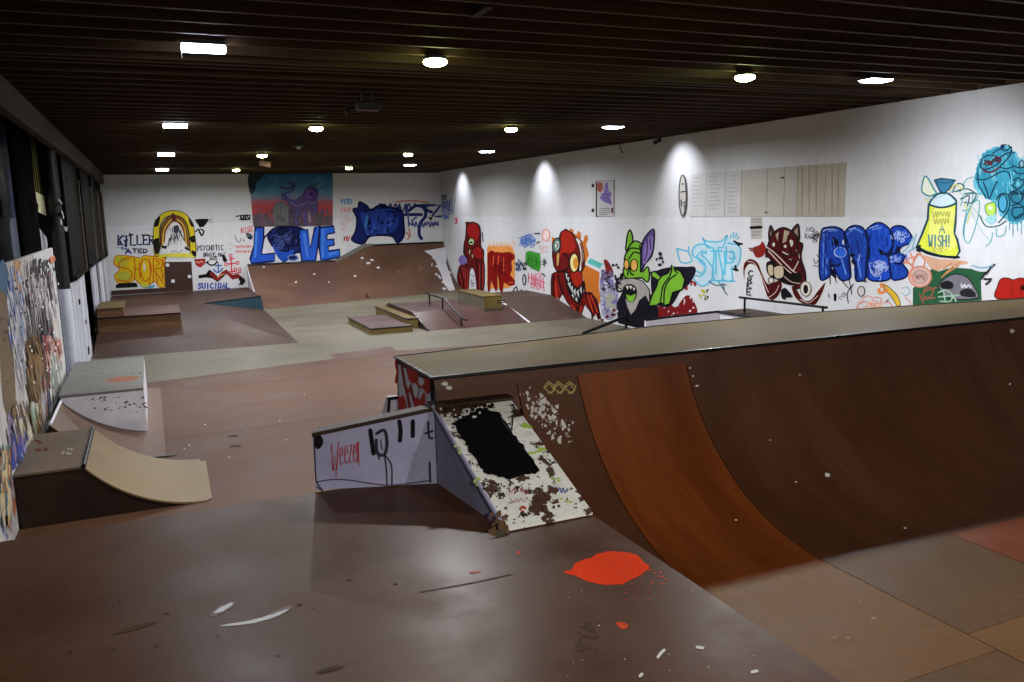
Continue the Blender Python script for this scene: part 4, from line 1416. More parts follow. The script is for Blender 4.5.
gr = thing('flat_rail', 'long straight black grind rail standing on the white sided platform', 'rail', (11.3, 12.5, WZ))
z1, z2 = 1.33, 1.36
a = MB(); a.tube([(11.2, 13.85, z1), (11.2, 11.4, z2)], .024, n=10); a.build('bar', m_steel, gr)
for yy in (13.68, 11.5):
    a = MB(); a.tube([(11.2, yy, WZ + .032), (11.2, yy, z1 + .01)], .022, n=8); pst = a.build('post', m_steel, gr)
    a = MB(); a.box(11.12, 11.28, yy - .08, yy + .08, WZ + .031, WZ + .04); a.build('foot_plate', m_steel, gr).parent = pst
# ================================================================== WALL FITTINGS
WR = ((XR, 0, 0), (-1, 0, 0))
WB = ((0, YB, 0), (0, -1, 0))
BK = '#17161a'
Art.WF = 1.35
paint(BK, spec=.05)

m_p = [surf('faded_sheet_a', '#bfbcbc', '#b3b0ae', scale=1.2, rough=.7, fine=.03), surf('faded_sheet_b', '#b4afa8', '#a8a299', scale=1.2, rough=.7, fine=.03),
       surf('faded_sheet_c', '#b0a998', '#9f9785', scale=1.2, rough=.7, fine=.03)]
nb = thing('wall_board', 'long row of faded pale sheets high on the long white wall', 'board', (XR, 14, 3))
edges = [690, 706, 725, 741, 767, 784, 797, 825, 845]
for i, (u0, u1) in enumerate(zip(edges, edges[1:])):
    p, q = on_x(u0, 195, XR - .012), on_x(u1, 195, XR - .012)
    a = MB(); a.box(XR - .012, XR - .001, q.y + .006, p.y - .006, 2.985, 3.965)
    a.build('panel', m_p[(0, 0, 0, 1, 1, 1, 2, 2)[i]], nb)
art = Art((XR - .012, 0, 0), (-1, 0, 0), first=.0015)
for i in range(3):
    u0, u1 = edges[i], edges[i + 1]
    art.lines('#aaa8aa', [[(u0 + 3, v), (u1 - 3 - random.uniform(0, 5), v - .3)] for v in range(178 - i, 213, 4)], .7, sm=False)
art.lines('#8f8775', [[(u, 166), (u, 214)] for u in (802, 809, 816, 832, 838)], .5, sm=False)
art.splat('#3a3838', 779, 175, 784, 180, 2, .8, 1.4)
art.splat('#2e2c2c', 749, 211, 771, 214, 2, .8, 1.4)
art.done('print_mark', parent=nb)

# pointed oval board
c0, c1 = on_x(682.5, 175, XR - .03), on_x(682.5, 216, XR - .03)
ym = (c0.y + c1.y) / 2
hw = abs(on_x(678.8, 195, XR - .03).y - on_x(686.5, 195, XR - .03).y) / 2
zc, hz = (c0.z + c1.z) / 2, (c0.z - c1.z) / 2
oval = []
for k in range(32):
    t = 2 * math.pi * k / 32
    oval.append((ym + hw * math.sin(t) * (abs(math.sin(t)) ** .15), zc + hz * math.cos(t)))
so = thing('oval_board', 'narrow pale pointed oval board mounted high on the long white wall', 'board', (XR, ym, zc - hz))
a = MB(); a.prism([(XR - .03, y_, z_) for y_, z_ in oval], [(XR - .002, y_, z_) for y_, z_ in oval]); a.build('board', m_p[1], so)
art = Art((XR - .03, 0, 0), (-1, 0, 0), first=.0015)
sc = [(682.6 + 3.6 * math.sin(2 * math.pi * k / 28) , 195.5 + 20.5 * math.cos(2 * math.pi * k / 28)) for k in range(29)]
art.lines('#4a4a4e', [sc], .9, sm=False)
art.lines('#47474c', [[(681, 192), (685, 191.5)], [(681, 200), (681.5, 206)], [(683, 203), (685.5, 202)], [(682, 184), (683.5, 184)], [(684.5, 205), (685, 209)]], 1)
art.done('print_mark', parent=so)

# poster
po = thing('poster', 'framed poster with purple print and a red disc on the long white wall', 'poster', (XR, 20.4, 2.97))
q = [on_x(*p, XR - .012) for p in ((595.5, 181.5), (614, 180), (614.5, 216.5), (595.7, 217))]
a = MB(); a.prism([(XR - .012, p.y, p.z) for p in q], [(XR - .002, p.y, p.z) for p in q]); a.build('sheet', m_p[0], po)
art = Art((XR - .012, 0, 0), (-1, 0, 0), crop=(560, 170, 7.314), first=.0015)
art.lines('#3a3030', [[(266, 85), (266, 340)]], 7, sm=False)
art.lines('#4a4444', [[(266, 82), (395, 76), (394, 338), (266, 342)]], 3, sm=False)
art.oval('#b0605a', 292, 125, 24, 36)
art.fill('#8a76b8', [(330, 100), (350, 95), (356, 150), (378, 170), (368, 200), (380, 250), (350, 245), (310, 225), (292, 200), (318, 165)])
art.lines('#6a5a98', [[(300, 175), (370, 185)], [(300, 200), (365, 210)], [(320, 225), (372, 235)]], 6)
art.lines('#6a6468', [[(290, 280), (365, 282)], [(290, 295), (365, 296)], [(290, 310), (370, 312)], [(290, 325), (345, 326)]], 3.5)
art.fill('#5a2530', [(374, 276), (388, 276), (388, 314), (374, 314)], sm=False)
art.done('print_mark', parent=po)
a = MB()
for v in (114, 295):
    p = on_x(560 + 243 / 7.314, 170 + v / 7.314, XR)
    a.box(XR - .02, XR - .001, p.y - .06, p.y + .06, p.z - .05, p.z + .05)
a.build('hook', m_black, po)

# paper notices above the octopus painting
nt_ = thing('paper_notice', 'two stacked paper notices with a thick black line above the brown octopus figure', 'paper', (XR, 14, 2.6))
q = [on_x(*p, XR - .008) for p in ((750.5, 217.5), (761.5, 217), (761.5, 238.5), (751, 239))]
a = MB(); a.prism([(XR - .008, p.y, p.z) for p in q], [(XR - .002, p.y, p.z) for p in q]); a.build('sheet', m_p[1], nt_)
art = Art((XR - .008, 0, 0), (-1, 0, 0), first=.0015)
art.lines(BK, [[(751, 227.6), (761, 227.2)]], 2.2, sm=False)
art.lines('#8e8a88', [[(752, 219.5), (760, 219.2)], [(752, 222), (760, 221.7)], [(752, 232), (760, 231.7)], [(752, 235), (760, 234.6)]], .7, sm=False)
art.done('print_mark', parent=nt_)

# ================================================================== GRAFFITI, RIGHT WALL
# small tags in the far corner
art = Art(*WR, crop=(320, 160, 3.938))
art.text('#4c6fae', 'UZI', 480, 165, 10, 26, 5)
art.text('#26262c', 'OT', 476, 140, 10, 16, 4)
art.lines('#c84a68', [[(530, 230), (538, 240), (532, 250)], [(540, 228), (538, 248)]], 4)
art.scrawl('#5b74b8', 478, 190, 520, 235, 8, 2.5, 16)
art.zig('#5b74b8', 474, 150, 54, 80, 4, 2)
art.done(label='small blue tags on the long white wall by the far corner')

# red hooded figure
art = Art(*WR, crop=(440, 215, 8.025))
art.fill('#641517', [(200, 60), (240, 60), (270, 58), (315, 85), (328, 160), (330, 250), (352, 290), (350, 350), (358, 440), (350, 600), (310, 615), (285, 560), (270, 470), (245, 450), (238, 560), (232, 640), (180, 610), (140, 520), (150, 430), (180, 380), (200, 330), (190, 260), (200, 190), (205, 120)], edge=BK, ew=5)
art.fill('#a01d1b', [(212, 100), (265, 60), (310, 90), (320, 150), (300, 210), (262, 220), (230, 185)], edge=BK, ew=6)
art.fill('#cfd2da', [(198, 60), (206, 66), (204, 150), (196, 200)])
art.oval('#bcd9a0', 252, 215, 24, 28, edge=BK, ew=5)
art.oval(BK, 252, 220, 12, 9)
art.fill('#961b1a', [(258, 290), (300, 250), (340, 280), (345, 345), (300, 350), (268, 330)], edge=BK, ew=5)
art.fill('#7f6fb4', [(150, 350), (180, 320), (215, 350), (210, 395), (160, 390)])
art.fill('#dcdce2', [(245, 440), (270, 440), (290, 560), (285, 625), (236, 625), (236, 520)])
art.lines('#4a4c78', [[(250, 480), (270, 490)], [(252, 530), (262, 550), (280, 545)], [(250, 560), (270, 570)]], 5)
art.lines('#15141a', [[(290, 350), (300, 440), (310, 600)], [(330, 380), (332, 600)], [(200, 390), (230, 420)], [(340, 140), (345, 215)], [(195, 250), (190, 310), (230, 350)], [(230, 270), (245, 320)], [(160, 440), (190, 590)]], 6)
art.lines('#c2403a', [[(160, 470), (180, 580)], [(200, 430), (205, 600)], [(220, 440), (222, 600)], [(320, 400), (318, 590)], [(345, 400), (344, 590)], [(180, 420), (192, 500)]], 4)
art.lines('#d8c890', [[(240, 280), (236, 310)], [(258, 320), (262, 340)]], 6)
art.done(label='tall dark red hooded figure painted beside the red and orange lettering')

# red lettering with an orange flame top
art = Art(*WR, crop=(440, 215, 8.025))
art.fill('#e8964a', [(378, 260), (400, 245), (480, 250), (560, 245), (590, 275), (604, 330), (600, 560), (540, 590), (410, 590), (390, 620), (376, 560)], sm=False)
art.lines('#e8a868', [[(x, 262), (x + random.uniform(-4, 4), random.uniform(205, 235))] for x in range(385, 600, 11)], 3)
art.fill('#8c1613', [(384, 310), (410, 285), (440, 300), (470, 300), (500, 305), (530, 300), (560, 300), (595, 320), (596, 350), (570, 370), (575, 440), (560, 480), (600, 530), (596, 560), (560, 566), (510, 540), (500, 620), (488, 620), (470, 500), (458, 480), (460, 600), (448, 612), (410, 520), (398, 615), (385, 615)], sm=False, edge='#5e1012', ew=4)
art.lines('#6e1012', [[(420, 300), (415, 400), (440, 560)], [(455, 310), (440, 420), (470, 470), (480, 600)], [(500, 310), (495, 480)], [(530, 310), (520, 460), (560, 540)], [(550, 320), (552, 420)], [(575, 320), (560, 380)]], 6)
art.lines('#e0603c', [[(430, 330), (425, 400)], [(510, 340), (512, 450)], [(470, 330), (465, 400)], [(585, 540), (550, 545)]], 5)
art.text('#5e1012', 'ME', 440, 380, 40, 90, 7)
art.done(label='blocky red lettering with an orange flame top on the long white wall')

# cluster of tags
art = Art(*WR, crop=(440, 215, 8.025))
art.scrawl('#5a7fc4', 640, 150, 760, 250, 20, 5, 50)
art.lines('#5a7fc4', [[(640, 250), (655, 180), (670, 230), (690, 160)], [(690, 230), (720, 150), (735, 230)]], 6)
art.fill('#3f9a34', [(690, 300), (720, 290), (800, 310), (808, 400), (795, 455), (740, 430), (688, 390)], sm=False, edge='#3a7a34', ew=4)
art.lines('#2b6a26', [[(710, 320), (708, 390)], [(735, 330), (730, 410), (760, 400)], [(770, 330), (775, 420)], [(715, 350), (790, 380)]], 6)
art.lines('#e0587a', [[(710, 470), (708, 540)], [(735, 470), (738, 560)], [(770, 470), (766, 560), (790, 600)], [(800, 480), (810, 590)], [(825, 500), (835, 610)], [(710, 500), (840, 540)], [(752, 480), (756, 590)]], 6)
art.scrawl('#e07a90', 705, 470, 840, 600, 10, 4, 40)
art.oval('#e9d3cf', 850, 160, 30, 45, edge='#e08a78', ew=6)
art.lines('#e0a094', [[(800, 240), (815, 280), (840, 250), (870, 270)], [(820, 200), (880, 210)], [(800, 300), (860, 290)]], 5)
art.lines('#3c4a40', [[(820, 370), (855, 390)], [(835, 350), (838, 410)], [(825, 400), (850, 365)]], 7)
art.lines('#33323c', [[(760, 150), (800, 148)], [(775, 225), (798, 215)], [(820, 470), (842, 490)]], 8)
art.zig('#3a4254', 606, 380, 90, 44, 5, 6)
art.scrawl('#4a5878', 605, 330, 650, 480, 10, 5, 40)
art.oval('#d0ced6', 676, 520, 12, 42, edge='#1f1e24', ew=7)
art.lines('#1f1e24', [[(580, 620), (610, 575), (625, 615)], [(640, 615), (655, 600), (655, 622)], [(585, 622), (660, 625)], [(668, 430), (690, 425)], [(670, 440), (688, 438)]], 7)
art.done(label='cluster of small tags around a green block on the long white wall')

# red toothed monster
art = Art(*WR, crop=(540, 220, 6.5))
art.fill('#c8712c', [(185, 80), (195, 55), (215, 60), (220, 90), (240, 95), (245, 70), (262, 80), (270, 110), (262, 125), (280, 140), (290, 100), (310, 100), (312, 130), (300, 160), (318, 225), (300, 270), (290, 290), (388, 340), (382, 440), (395, 520), (380, 560), (300, 480), (270, 330), (240, 150)], sm=False)
art.fill('#c8712c', [(76, 110), (100, 118), (112, 140), (78, 160)], sm=False)
art.fill('#57b8b0', [(312, 265), (330, 248), (408, 285), (390, 315), (310, 280)], sm=False)
art.fill('#6c1310', [(135, 80), (165, 58), (210, 85), (235, 120), (270, 150), (285, 220), (290, 300), (270, 340), (280, 420), (260, 470), (330, 470), (370, 520), (395, 640), (370, 650), (330, 600), (290, 550), (262, 640), (225, 590), (180, 540), (145, 480), (110, 545), (74, 540), (72, 400), (78, 350), (110, 335), (90, 300), (80, 230), (85, 160), (120, 130)], sm=False, edge=BK, ew=5)
art.fill('#a32416', [(140, 90), (170, 72), (215, 110), (230, 180), (200, 215), (150, 210), (130, 250), (135, 170)])
art.fill('#a32416', [(205, 345), (260, 340), (275, 390), (250, 430), (215, 410)])
art.fill('#8a1c14', [(85, 370), (110, 350), (130, 400), (120, 500), (90, 520)])
art.oval('#5e7a72', 108, 165, 26, 48, edge=BK, ew=6, rot=.15)
art.oval('#cfd6c8', 110, 165, 14, 28)
art.lines('#2b3a34', [[(100, 150), (118, 165), (104, 185)]], 5)
art.fill('#d89a58', [(108, 220), (128, 218), (120, 300), (106, 290)], edge=BK, ew=4)
art.oval('#e8d890', 222, 278, 30, 62, edge='#2a1712', ew=7)
art.oval('#d08a32', 232, 280, 17, 36)
art.fill('#cfc8c2', [(228, 115), (262, 130), (280, 190), (285, 250), (268, 330), (252, 320), (262, 240), (250, 170)], edge=BK, ew=5)
art.lines('#8a3a2a', [[(262, 150), (275, 220), (270, 310)]], 6)
art.fill('#191417', [(155, 340), (175, 330), (195, 375), (235, 440), (270, 420), (285, 400), (280, 480), (255, 545), (215, 520), (180, 460)])
for p in ([(165, 345), (178, 350), (172, 385)], [(172, 375), (190, 372), (186, 405)], [(180, 410), (200, 405), (196, 445)], [(195, 440), (213, 425), (212, 475)], [(215, 462), (230, 445), (232, 500)], [(236, 470), (250, 450), (254, 505)], [(258, 455), (270, 430), (272, 480)], [(205, 490), (215, 475), (222, 510)], [(228, 515), (240, 500), (244, 535)]):
    art.fill('#c9cac8', p, sm=False)
art.lines('#2a0d0e', [[(90, 360), (85, 450), (95, 530)], [(115, 360), (130, 430), (150, 480)], [(150, 220), (180, 240), (190, 300), (150, 330), (115, 335)], [(300, 490), (330, 560), (340, 640)], [(320, 480), (360, 540), (385, 640)], [(240, 560), (250, 600), (262, 640)], [(270, 545), (262, 600)], [(285, 400), (295, 480)], [(345, 500), (350, 600)]], 8)
art.lines('#c23a22', [[(310, 490), (345, 600)], [(200, 550), (230, 580)], [(100, 400), (108, 500)], [(330, 490), (375, 600)], [(270, 560), (258, 610)]], 6)
for p in ([(110, 500), (130, 530), (150, 500), (160, 545), (190, 560), (215, 600), (235, 640), (200, 620), (150, 580), (120, 545)], [(270, 640), (290, 560), (310, 600), (330, 650), (290, 650)], [(345, 655), (362, 610), (378, 655)]):
    art.fill('#d3d0d0', p, sm=False)
art.done(label='big red toothed monster with yellow eye and orange patches on the long white wall')

# speckled patch between the two monsters
art = Art(*WR, crop=(540, 220, 6.5))
art.fill('#9a98ae', [(390, 380), (430, 360), (470, 400), (500, 430), (510, 560), (480, 640), (420, 640), (395, 560)])
art.fill('#7a2420', [(415, 260), (440, 265), (475, 330), (470, 380), (440, 370), (425, 320)])
art.fill('#a9a79c', [(430, 480), (480, 490), (500, 560), (460, 600), (430, 570)])
art.streaks(['#8a88a4', '#6a5a78'], 400, 330, 470, 420, 20, 22, 60)
art.splat('#2a2640', 390, 330, 520, 460, 16, 5, 13, 1.4)
art.splat('#7c74b4', 385, 380, 510, 620, 16, 6, 16, 1.2)
art.splat('#c9c8d2', 385, 360, 510, 620, 30, 3, 9, 1.3)
art.splat('#5a1a20', 400, 560, 520, 650, 12, 5, 14)
art.done(label='lilac and maroon speckled patch between the red monster and the green figure')

# green bearded figure with pointed ears
art = Art(*WR, crop=(605, 220, 6.2))
G = '#7cb935'
art.fill('#7a1a1c', [(325, 540), (400, 520), (440, 540), (500, 470), (545, 490), (560, 600), (330, 625)])
art.splat('#8f2a26', 500, 380, 560, 430, 6, 8, 18)
art.splat('#d8d6de', 330, 480, 560, 600, 26, 3, 8)
art.fill('#17141f', [(70, 520), (110, 440), (200, 500), (260, 420), (330, 540), (330, 625), (250, 682), (80, 640)], sm=False)
art.fill('#1c1626', [(285, 350), (330, 310), (420, 290), (500, 290), (555, 290), (560, 330), (520, 400), (470, 440), (420, 520), (370, 540), (300, 500)])
art.fill(G, [(128, 180), (140, 90), (155, 62), (170, 100), (168, 140), (140, 185)], edge=BK, ew=7)
art.fill('#5c4a86', [(225, 200), (232, 140), (260, 90), (302, 58), (304, 140), (290, 220), (250, 270), (225, 310)], edge=BK, ew=7)
art.fill('#8f7ab8', [(242, 170), (268, 110), (295, 105), (292, 190), (262, 250), (240, 270)])
art.lines('#3a2c60', [[(262, 120), (260, 200), (245, 250)], [(280, 110), (282, 180)]], 6)
art.fill(G, [(122, 230), (150, 165), (185, 130), (225, 150), (222, 200), (225, 320), (265, 290), (275, 350), (262, 385), (230, 360), (190, 360), (130, 360), (112, 320), (122, 280)], edge=BK, ew=7)
art.lines(BK, [[(128, 210), (160, 175), (215, 180)], [(150, 240), (180, 200), (220, 210)], [(215, 160), (225, 240), (220, 320)], [(140, 340), (150, 290), (160, 330), (178, 340)]], 7)
art.oval('#e8b45a', 133, 275, 16, 32, edge=BK, ew=5)
art.oval('#e8b45a', 180, 280, 22, 38, edge=BK, ew=5)
art.fill('#a9a3a0', [(80, 390), (110, 365), (170, 360), (230, 375), (275, 430), (278, 520), (250, 470), (215, 500), (190, 560), (160, 590), (135, 540), (120, 470), (105, 430), (80, 420)], sm=False, edge=BK, ew=5)
art.fill(BK, [(112, 420), (140, 398), (180, 405), (198, 440), (190, 490), (160, 510), (130, 490), (118, 460)])
art.fill(G, [(132, 460), (160, 468), (190, 455), (180, 500), (155, 508), (136, 490)], edge=BK, ew=3)
for p in ([(128, 412), (145, 406), (142, 432)], [(150, 408), (168, 410), (160, 432)], [(172, 415), (186, 424), (178, 440)]):
    art.fill('#e6e4dc', p, sm=False)
art.lines(BK, [[(95, 395), (70, 390), (78, 440), (105, 440)], [(75, 380), (62, 345)], [(95, 365), (100, 335)], [(105, 360), (112, 330)]], 9)
art.fill(G, [(285, 325), (310, 318), (345, 350), (390, 330), (415, 280), (430, 300), (470, 320), (495, 370), (480, 430), (420, 450), (400, 520), (370, 530), (345, 510), (320, 530), (272, 530), (290, 470), (320, 410), (330, 375), (290, 350)], sm=False, edge=BK, ew=8)
art.lines(BK, [[(415, 300), (400, 350), (360, 410), (345, 500)], [(440, 340), (400, 370), (370, 430), (365, 520)], [(330, 375), (350, 350)], [(430, 310), (450, 330)]], 7)
art.splat('#2a2238', 300, 205, 360, 280, 8, 6, 14, 1.2)
art.splat('#2a2238', 40, 240, 100, 300, 4, 5, 12, 1.2)
art.done(label='green bearded figure with pointed ears reaching out a hand on the long white wall')

# light blue letters
art = Art(*WR, crop=(670, 215, 5.689))
LB = '#4fb6d6'
art.fill('#bcd8e4', [(130, 180), (190, 140), (310, 150), (325, 120), (400, 180), (400, 240), (360, 310), (360, 380), (180, 405), (150, 380), (190, 300), (130, 250)], sm=False)
art.lines(LB, [[(40, 190), (100, 205), (108, 180)], [(40, 192), (62, 268), (125, 262), (100, 205)],
               [(225, 180), (180, 165), (135, 185), (130, 230), (190, 265), (200, 310), (180, 345), (130, 350), (180, 405), (235, 370), (245, 310), (210, 255), (180, 225), (210, 205)]], 6)
art.lines(LB, [[(185, 130), (210, 150), (290, 150), (325, 115), (300, 185), (275, 195), (300, 360), (245, 355), (250, 200), (215, 185), (185, 130)],
               [(330, 160), (390, 175), (402, 225), (385, 285), (350, 300), (355, 370), (300, 362), (320, 260), (320, 180)], [(345, 205), (365, 215), (355, 250), (338, 245)], [(240, 372), (370, 378)]], 6)
art.text('#5fc0dc', 'STP', 150, 205, 62, 130, 8, gap=.3)
art.lines(LB, [[(345, 130), (350, 110)], [(360, 130), (362, 98)], [(372, 132), (380, 105)], [(382, 138), (392, 122)]], 5)
art.lines(BK, [[(365, 150), (385, 160), (410, 165)], [(375, 155), (392, 172)], [(360, 308), (385, 315)], [(372, 290), (376, 315)]], 9)
art.lines('#4a6a78', [[(220, 375), (260, 400), (300, 395), (320, 400)], [(280, 385), (325, 455)], [(300, 390), (310, 430)]], 5)
art.splat('#b9b83c', 165, 430, 205, 470, 8, 4, 9, 1.4)
art.splat('#3a3040', 195, 420, 220, 480, 8, 3, 7, 1.5)
art.done(label='light blue outlined letters STP on the long white wall')

# dark red horned octopus figure
art = Art(*WR, crop=(670, 215, 5.689))
DR = '#4a1013'
art.fill(DR, [(415, 330), (420, 275), (455, 248), (500, 270), (525, 330), (560, 390), (620, 370), (640, 400), (625, 450), (590, 485), (555, 470), (530, 400), (500, 310), (460, 280), (430, 310), (425, 370)], edge='#d8cfc8', ew=4)
art.fill(DR, [(690, 400), (720, 420), (760, 480), (800, 480), (840, 430), (885, 380), (870, 440), (830, 510), (780, 515), (730, 490), (700, 450)], edge='#d8cfc8', ew=4)
art.fill('#3a2a22', [(560, 110), (572, 58), (595, 100), (605, 130), (570, 160)], edge=BK, ew=4)
art.fill('#3a2a22', [(690, 90), (728, 50), (738, 100), (735, 145), (700, 120)], edge=BK, ew=4)
art.fill('#9a8a70', [(570, 90), (580, 110), (572, 135)], sm=False)
art.fill('#9a8a70', [(705, 95), (725, 70), (728, 120)], sm=False)
art.fill(DR, [(560, 160), (590, 100), (640, 72), (690, 90), (735, 150), (755, 170), (745, 240), (770, 330), (765, 390), (720, 420), (690, 380), (640, 380), (570, 250), (545, 235)], edge=BK, ew=6)
art.fill('#a99a80', [(650, 85), (680, 95), (660, 150), (640, 160)], sm=False)
art.fill('#a99a80', [(600, 110), (620, 95), (612, 150)], sm=False)
art.oval('#cfc3b4', 688, 160, 13, 20)
art.oval('#cfc3b4', 590, 168, 8, 12)
art.oval('#cfc3b4', 655, 178, 8, 9)
art.lines('#d9c9c0', [[(545, 180), (600, 220), (690, 310), (720, 330)], [(560, 205), (640, 290), (700, 340)], [(720, 200), (735, 250), (700, 320)], [(640, 210), (680, 230)], [(660, 250), (690, 255)]], 4)
art.lines('#1f0c0e', [[(620, 110), (640, 200)], [(670, 120), (690, 220)], [(720, 140), (730, 240), (760, 330)], [(600, 200), (660, 230), (720, 220)], [(640, 240), (710, 270)]], 6)
art.fill('#17120f', [(550, 270), (590, 262), (610, 290), (650, 300), (680, 330), (740, 330), (745, 370), (700, 400), (650, 390), (610, 370), (570, 350), (550, 320)])
art.fill('#c9b99c', [(555, 290), (585, 285), (590, 340), (562, 340)], edge=BK, ew=4)
art.fill('#c9b99c', [(590, 300), (640, 290), (645, 350), (600, 360)], edge=BK, ew=4)
art.oval('#d8cfc0', 575, 372, 16, 18, edge=BK, ew=4)
art.fill('#8a2420', [(470, 190), (510, 170), (525, 150), (545, 190), (530, 230), (490, 240)])
art.lines('#6e3a30', [[(450, 190), (500, 190)], [(455, 200), (490, 210)]], 6)
art.oval('#ddd5c8', 772, 420, 30, 42, edge='#7a6a60', ew=4)
art.oval(BK, 772, 422, 14, 26)
art.fill(BK, [(632, 430), (655, 415), (680, 440), (695, 465), (660, 470), (655, 482), (635, 470)])
art.lines('#d8b8b0', [[(440, 265), (480, 275), (520, 350), (560, 440)], [(560, 470), (600, 440), (620, 400)], [(740, 480), (790, 500), (840, 460)], [(650, 350), (690, 380), (740, 390)]], 3)
art.text('#2c2a30', 'C', 445, 315, 24, 34, 5)
art.text('#2c2a30', 'R', 442, 355, 22, 30, 5)
art.text('#2c2a30', 'K', 438, 385, 22, 30, 5)
art.text('#2c2a30', 'E', 436, 420, 22, 34, 5)
art.done(label='dark red horned figure with curling tentacles on the long white wall')

# black outlines beside and under the blue letters
art = Art(*WR, crop=(805, 215, 6.817))
art.text('#3a3a42', 'NO', 10, 85, 22, 28, 4)
art.text('#3a3a42', 'RAGE', 0, 125, 16, 34, 4, slope=.1)
art.scrawl('#4a4a52', 50, 100, 120, 210, 10, 3.5, 40)
art.lines('#3a3a42', [[(60, 300), (70, 330), (90, 310)], [(55, 345), (90, 350)], [(80, 270), (95, 290)]], 4)
art.lines(BK, [[(170, 400), (172, 470)], [(190, 390), (215, 460)], [(230, 420), (300, 500), (330, 470), (290, 530), (295, 600)], [(205, 540), (206, 580)], [(300, 440), (320, 540)], [(160, 540), (165, 560)]], 5)
art.oval('#cfcac8', 383, 520, 24, 34, edge='#2a2a2e', ew=5)
art.fill(BK, [(196, 540), (214, 540), (212, 584), (198, 582)])
art.scrawl('#6a6a70', 230, 520, 300, 590, 4, 2.5, 30)
art.done(label='thin black scribbles around the blue letters on the long white wall')

# big blue lettering
art = Art(*WR, crop=(805, 215, 6.817))
BL, NV = '#1c40a4', '#101a4a'
art.fill(BL, [(112, 110), (150, 85), (210, 82), (262, 110), (272, 170), (300, 200), (310, 260), (300, 320), (310, 420), (280, 445), (240, 440), (205, 380), (180, 340), (172, 410), (120, 445), (100, 410), (98, 250)], edge=NV, ew=9)
art.fill('#2147aa', [(270, 130), (300, 85), (350, 72), (400, 95), (430, 180), (420, 300), (410, 430), (380, 450), (345, 440), (340, 340), (320, 280), (305, 230), (290, 180)], edge=NV, ew=9)
art.fill('#204bbd', [(415, 110), (470, 60), (520, 55), (570, 90), (600, 150), (590, 230), (560, 270), (590, 350), (580, 430), (520, 450), (440, 440), (420, 380), (440, 260), (425, 180)], edge=NV, ew=9)
art.fill('#1f46ac', [(580, 110), (620, 75), (680, 85), (730, 150), (715, 190), (660, 215), (640, 250), (680, 280), (665, 330), (700, 380), (690, 420), (640, 440), (590, 430), (575, 300), (600, 210)], edge=NV, ew=9)
for p in ([(185, 150), (215, 155), (230, 195), (200, 215), (185, 200)], [(315, 310), (335, 310), (330, 340)], [(500, 230), (530, 245), (560, 270), (520, 275)], [(620, 225), (645, 215), (650, 250), (615, 260)], [(170, 360), (200, 380), (215, 430), (180, 410)], [(310, 270), (335, 265), (338, 285)]):
    art.fill('#0d1024', p)
art.oval('#c4c8dc', 265, 185, 13, 18)
art.oval('#2f66d8', 240, 255, 42, 34, edge='#9fb4e4', ew=3)
art.scrawl('#b4c4ee', 440, 310, 570, 410, 22, 3, 45)
art.scrawl('#a4b8ea', 590, 110, 700, 180, 16, 3, 40)
art.scrawl('#8fa8e4', 570, 260, 660, 330, 12, 3, 40)
art.lines('#5a84e4', [[(130, 130), (125, 250), (120, 400)], [(160, 110), (220, 105)], [(290, 130), (340, 95), (390, 120)], [(360, 300), (380, 420)], [(460, 100), (520, 85)], [(250, 300), (280, 400)], [(640, 110), (690, 120)], [(150, 300), (145, 400)]], 8)
art.lines('#162f80', [[(140, 150), (135, 330)], [(290, 300), (295, 400)], [(440, 120), (435, 200)], [(430, 300), (430, 420)], [(350, 130), (360, 230)], [(160, 140), (165, 200)]], 10)
art.streaks(['#163a9c', '#3566dc', '#12286e'], 105, 90, 700, 380, 46, 9, 60, .05)
art.lines(NV, [[(268, 120), (275, 200), (300, 280), (312, 420)], [(415, 110), (430, 200), (412, 430)], [(590, 110), (605, 190), (570, 270), (588, 420)], [(172, 300), (175, 400)], [(180, 335), (215, 345), (240, 330)], [(640, 250), (600, 262), (575, 270)], [(665, 330), (610, 330)], [(345, 320), (350, 430)]], 9)
art.lines('#c8d4f4', [[(125, 110), (150, 98), (200, 96)], [(300, 100), (345, 86)], [(440, 90), (500, 72)], [(205, 235), (200, 262), (225, 285)], [(440, 330), (450, 390), (480, 420)], [(372, 270), (366, 310)]], 3)
art.fill('#3a2a30', [(388, 450), (405, 430), (422, 460)], sm=False)
art.done(label='big blue bubble letters with navy outlines on the long white wall')

# flowers and banana-like curve below
art = Art(*WR, crop=(805, 215, 6.817))
art.fill('#e0b93a', [(535, 470), (580, 500), (630, 550), (650, 610), (625, 615), (590, 560), (550, 510)], edge='#4a3a20', ew=4)
art.splat('#e08a4a', 490, 470, 560, 530, 10, 8, 16)
art.lines('#d88a78', [[(350, 640), (380, 590), (430, 600), (400, 640), (350, 630)], [(390, 570), (430, 550), (465, 580), (440, 620)], [(470, 560), (520, 570), (500, 620), (450, 640)], [(530, 600), (580, 600), (600, 640)], [(680, 560), (720, 600), (700, 640)]], 5)
art.scrawl('#e09a88', 350, 580, 560, 645, 14, 4, 50)
art.splat('#dcc0a8', 380, 590, 540, 640, 10, 8, 16)
art.lines('#7ab0b8', [[(660, 500), (690, 490), (715, 520), (690, 550), (660, 530)]], 4)
art.fill('#4a5a40', [(545, 590), (575, 570), (565, 592)], sm=False)
art.lines('#8ab4c8', [[(740, 150), (700, 220), (660, 260)], [(760, 130), (730, 230)], [(700, 250), (760, 220)]], 8)
art.lines('#dc8a70', [[(680, 330), (700, 300), (760, 280), (790, 260)], [(690, 300), (730, 350)], [(720, 260), (740, 310)]], 7)
art.done(label='orange and yellow flower scribbles under the blue letters')

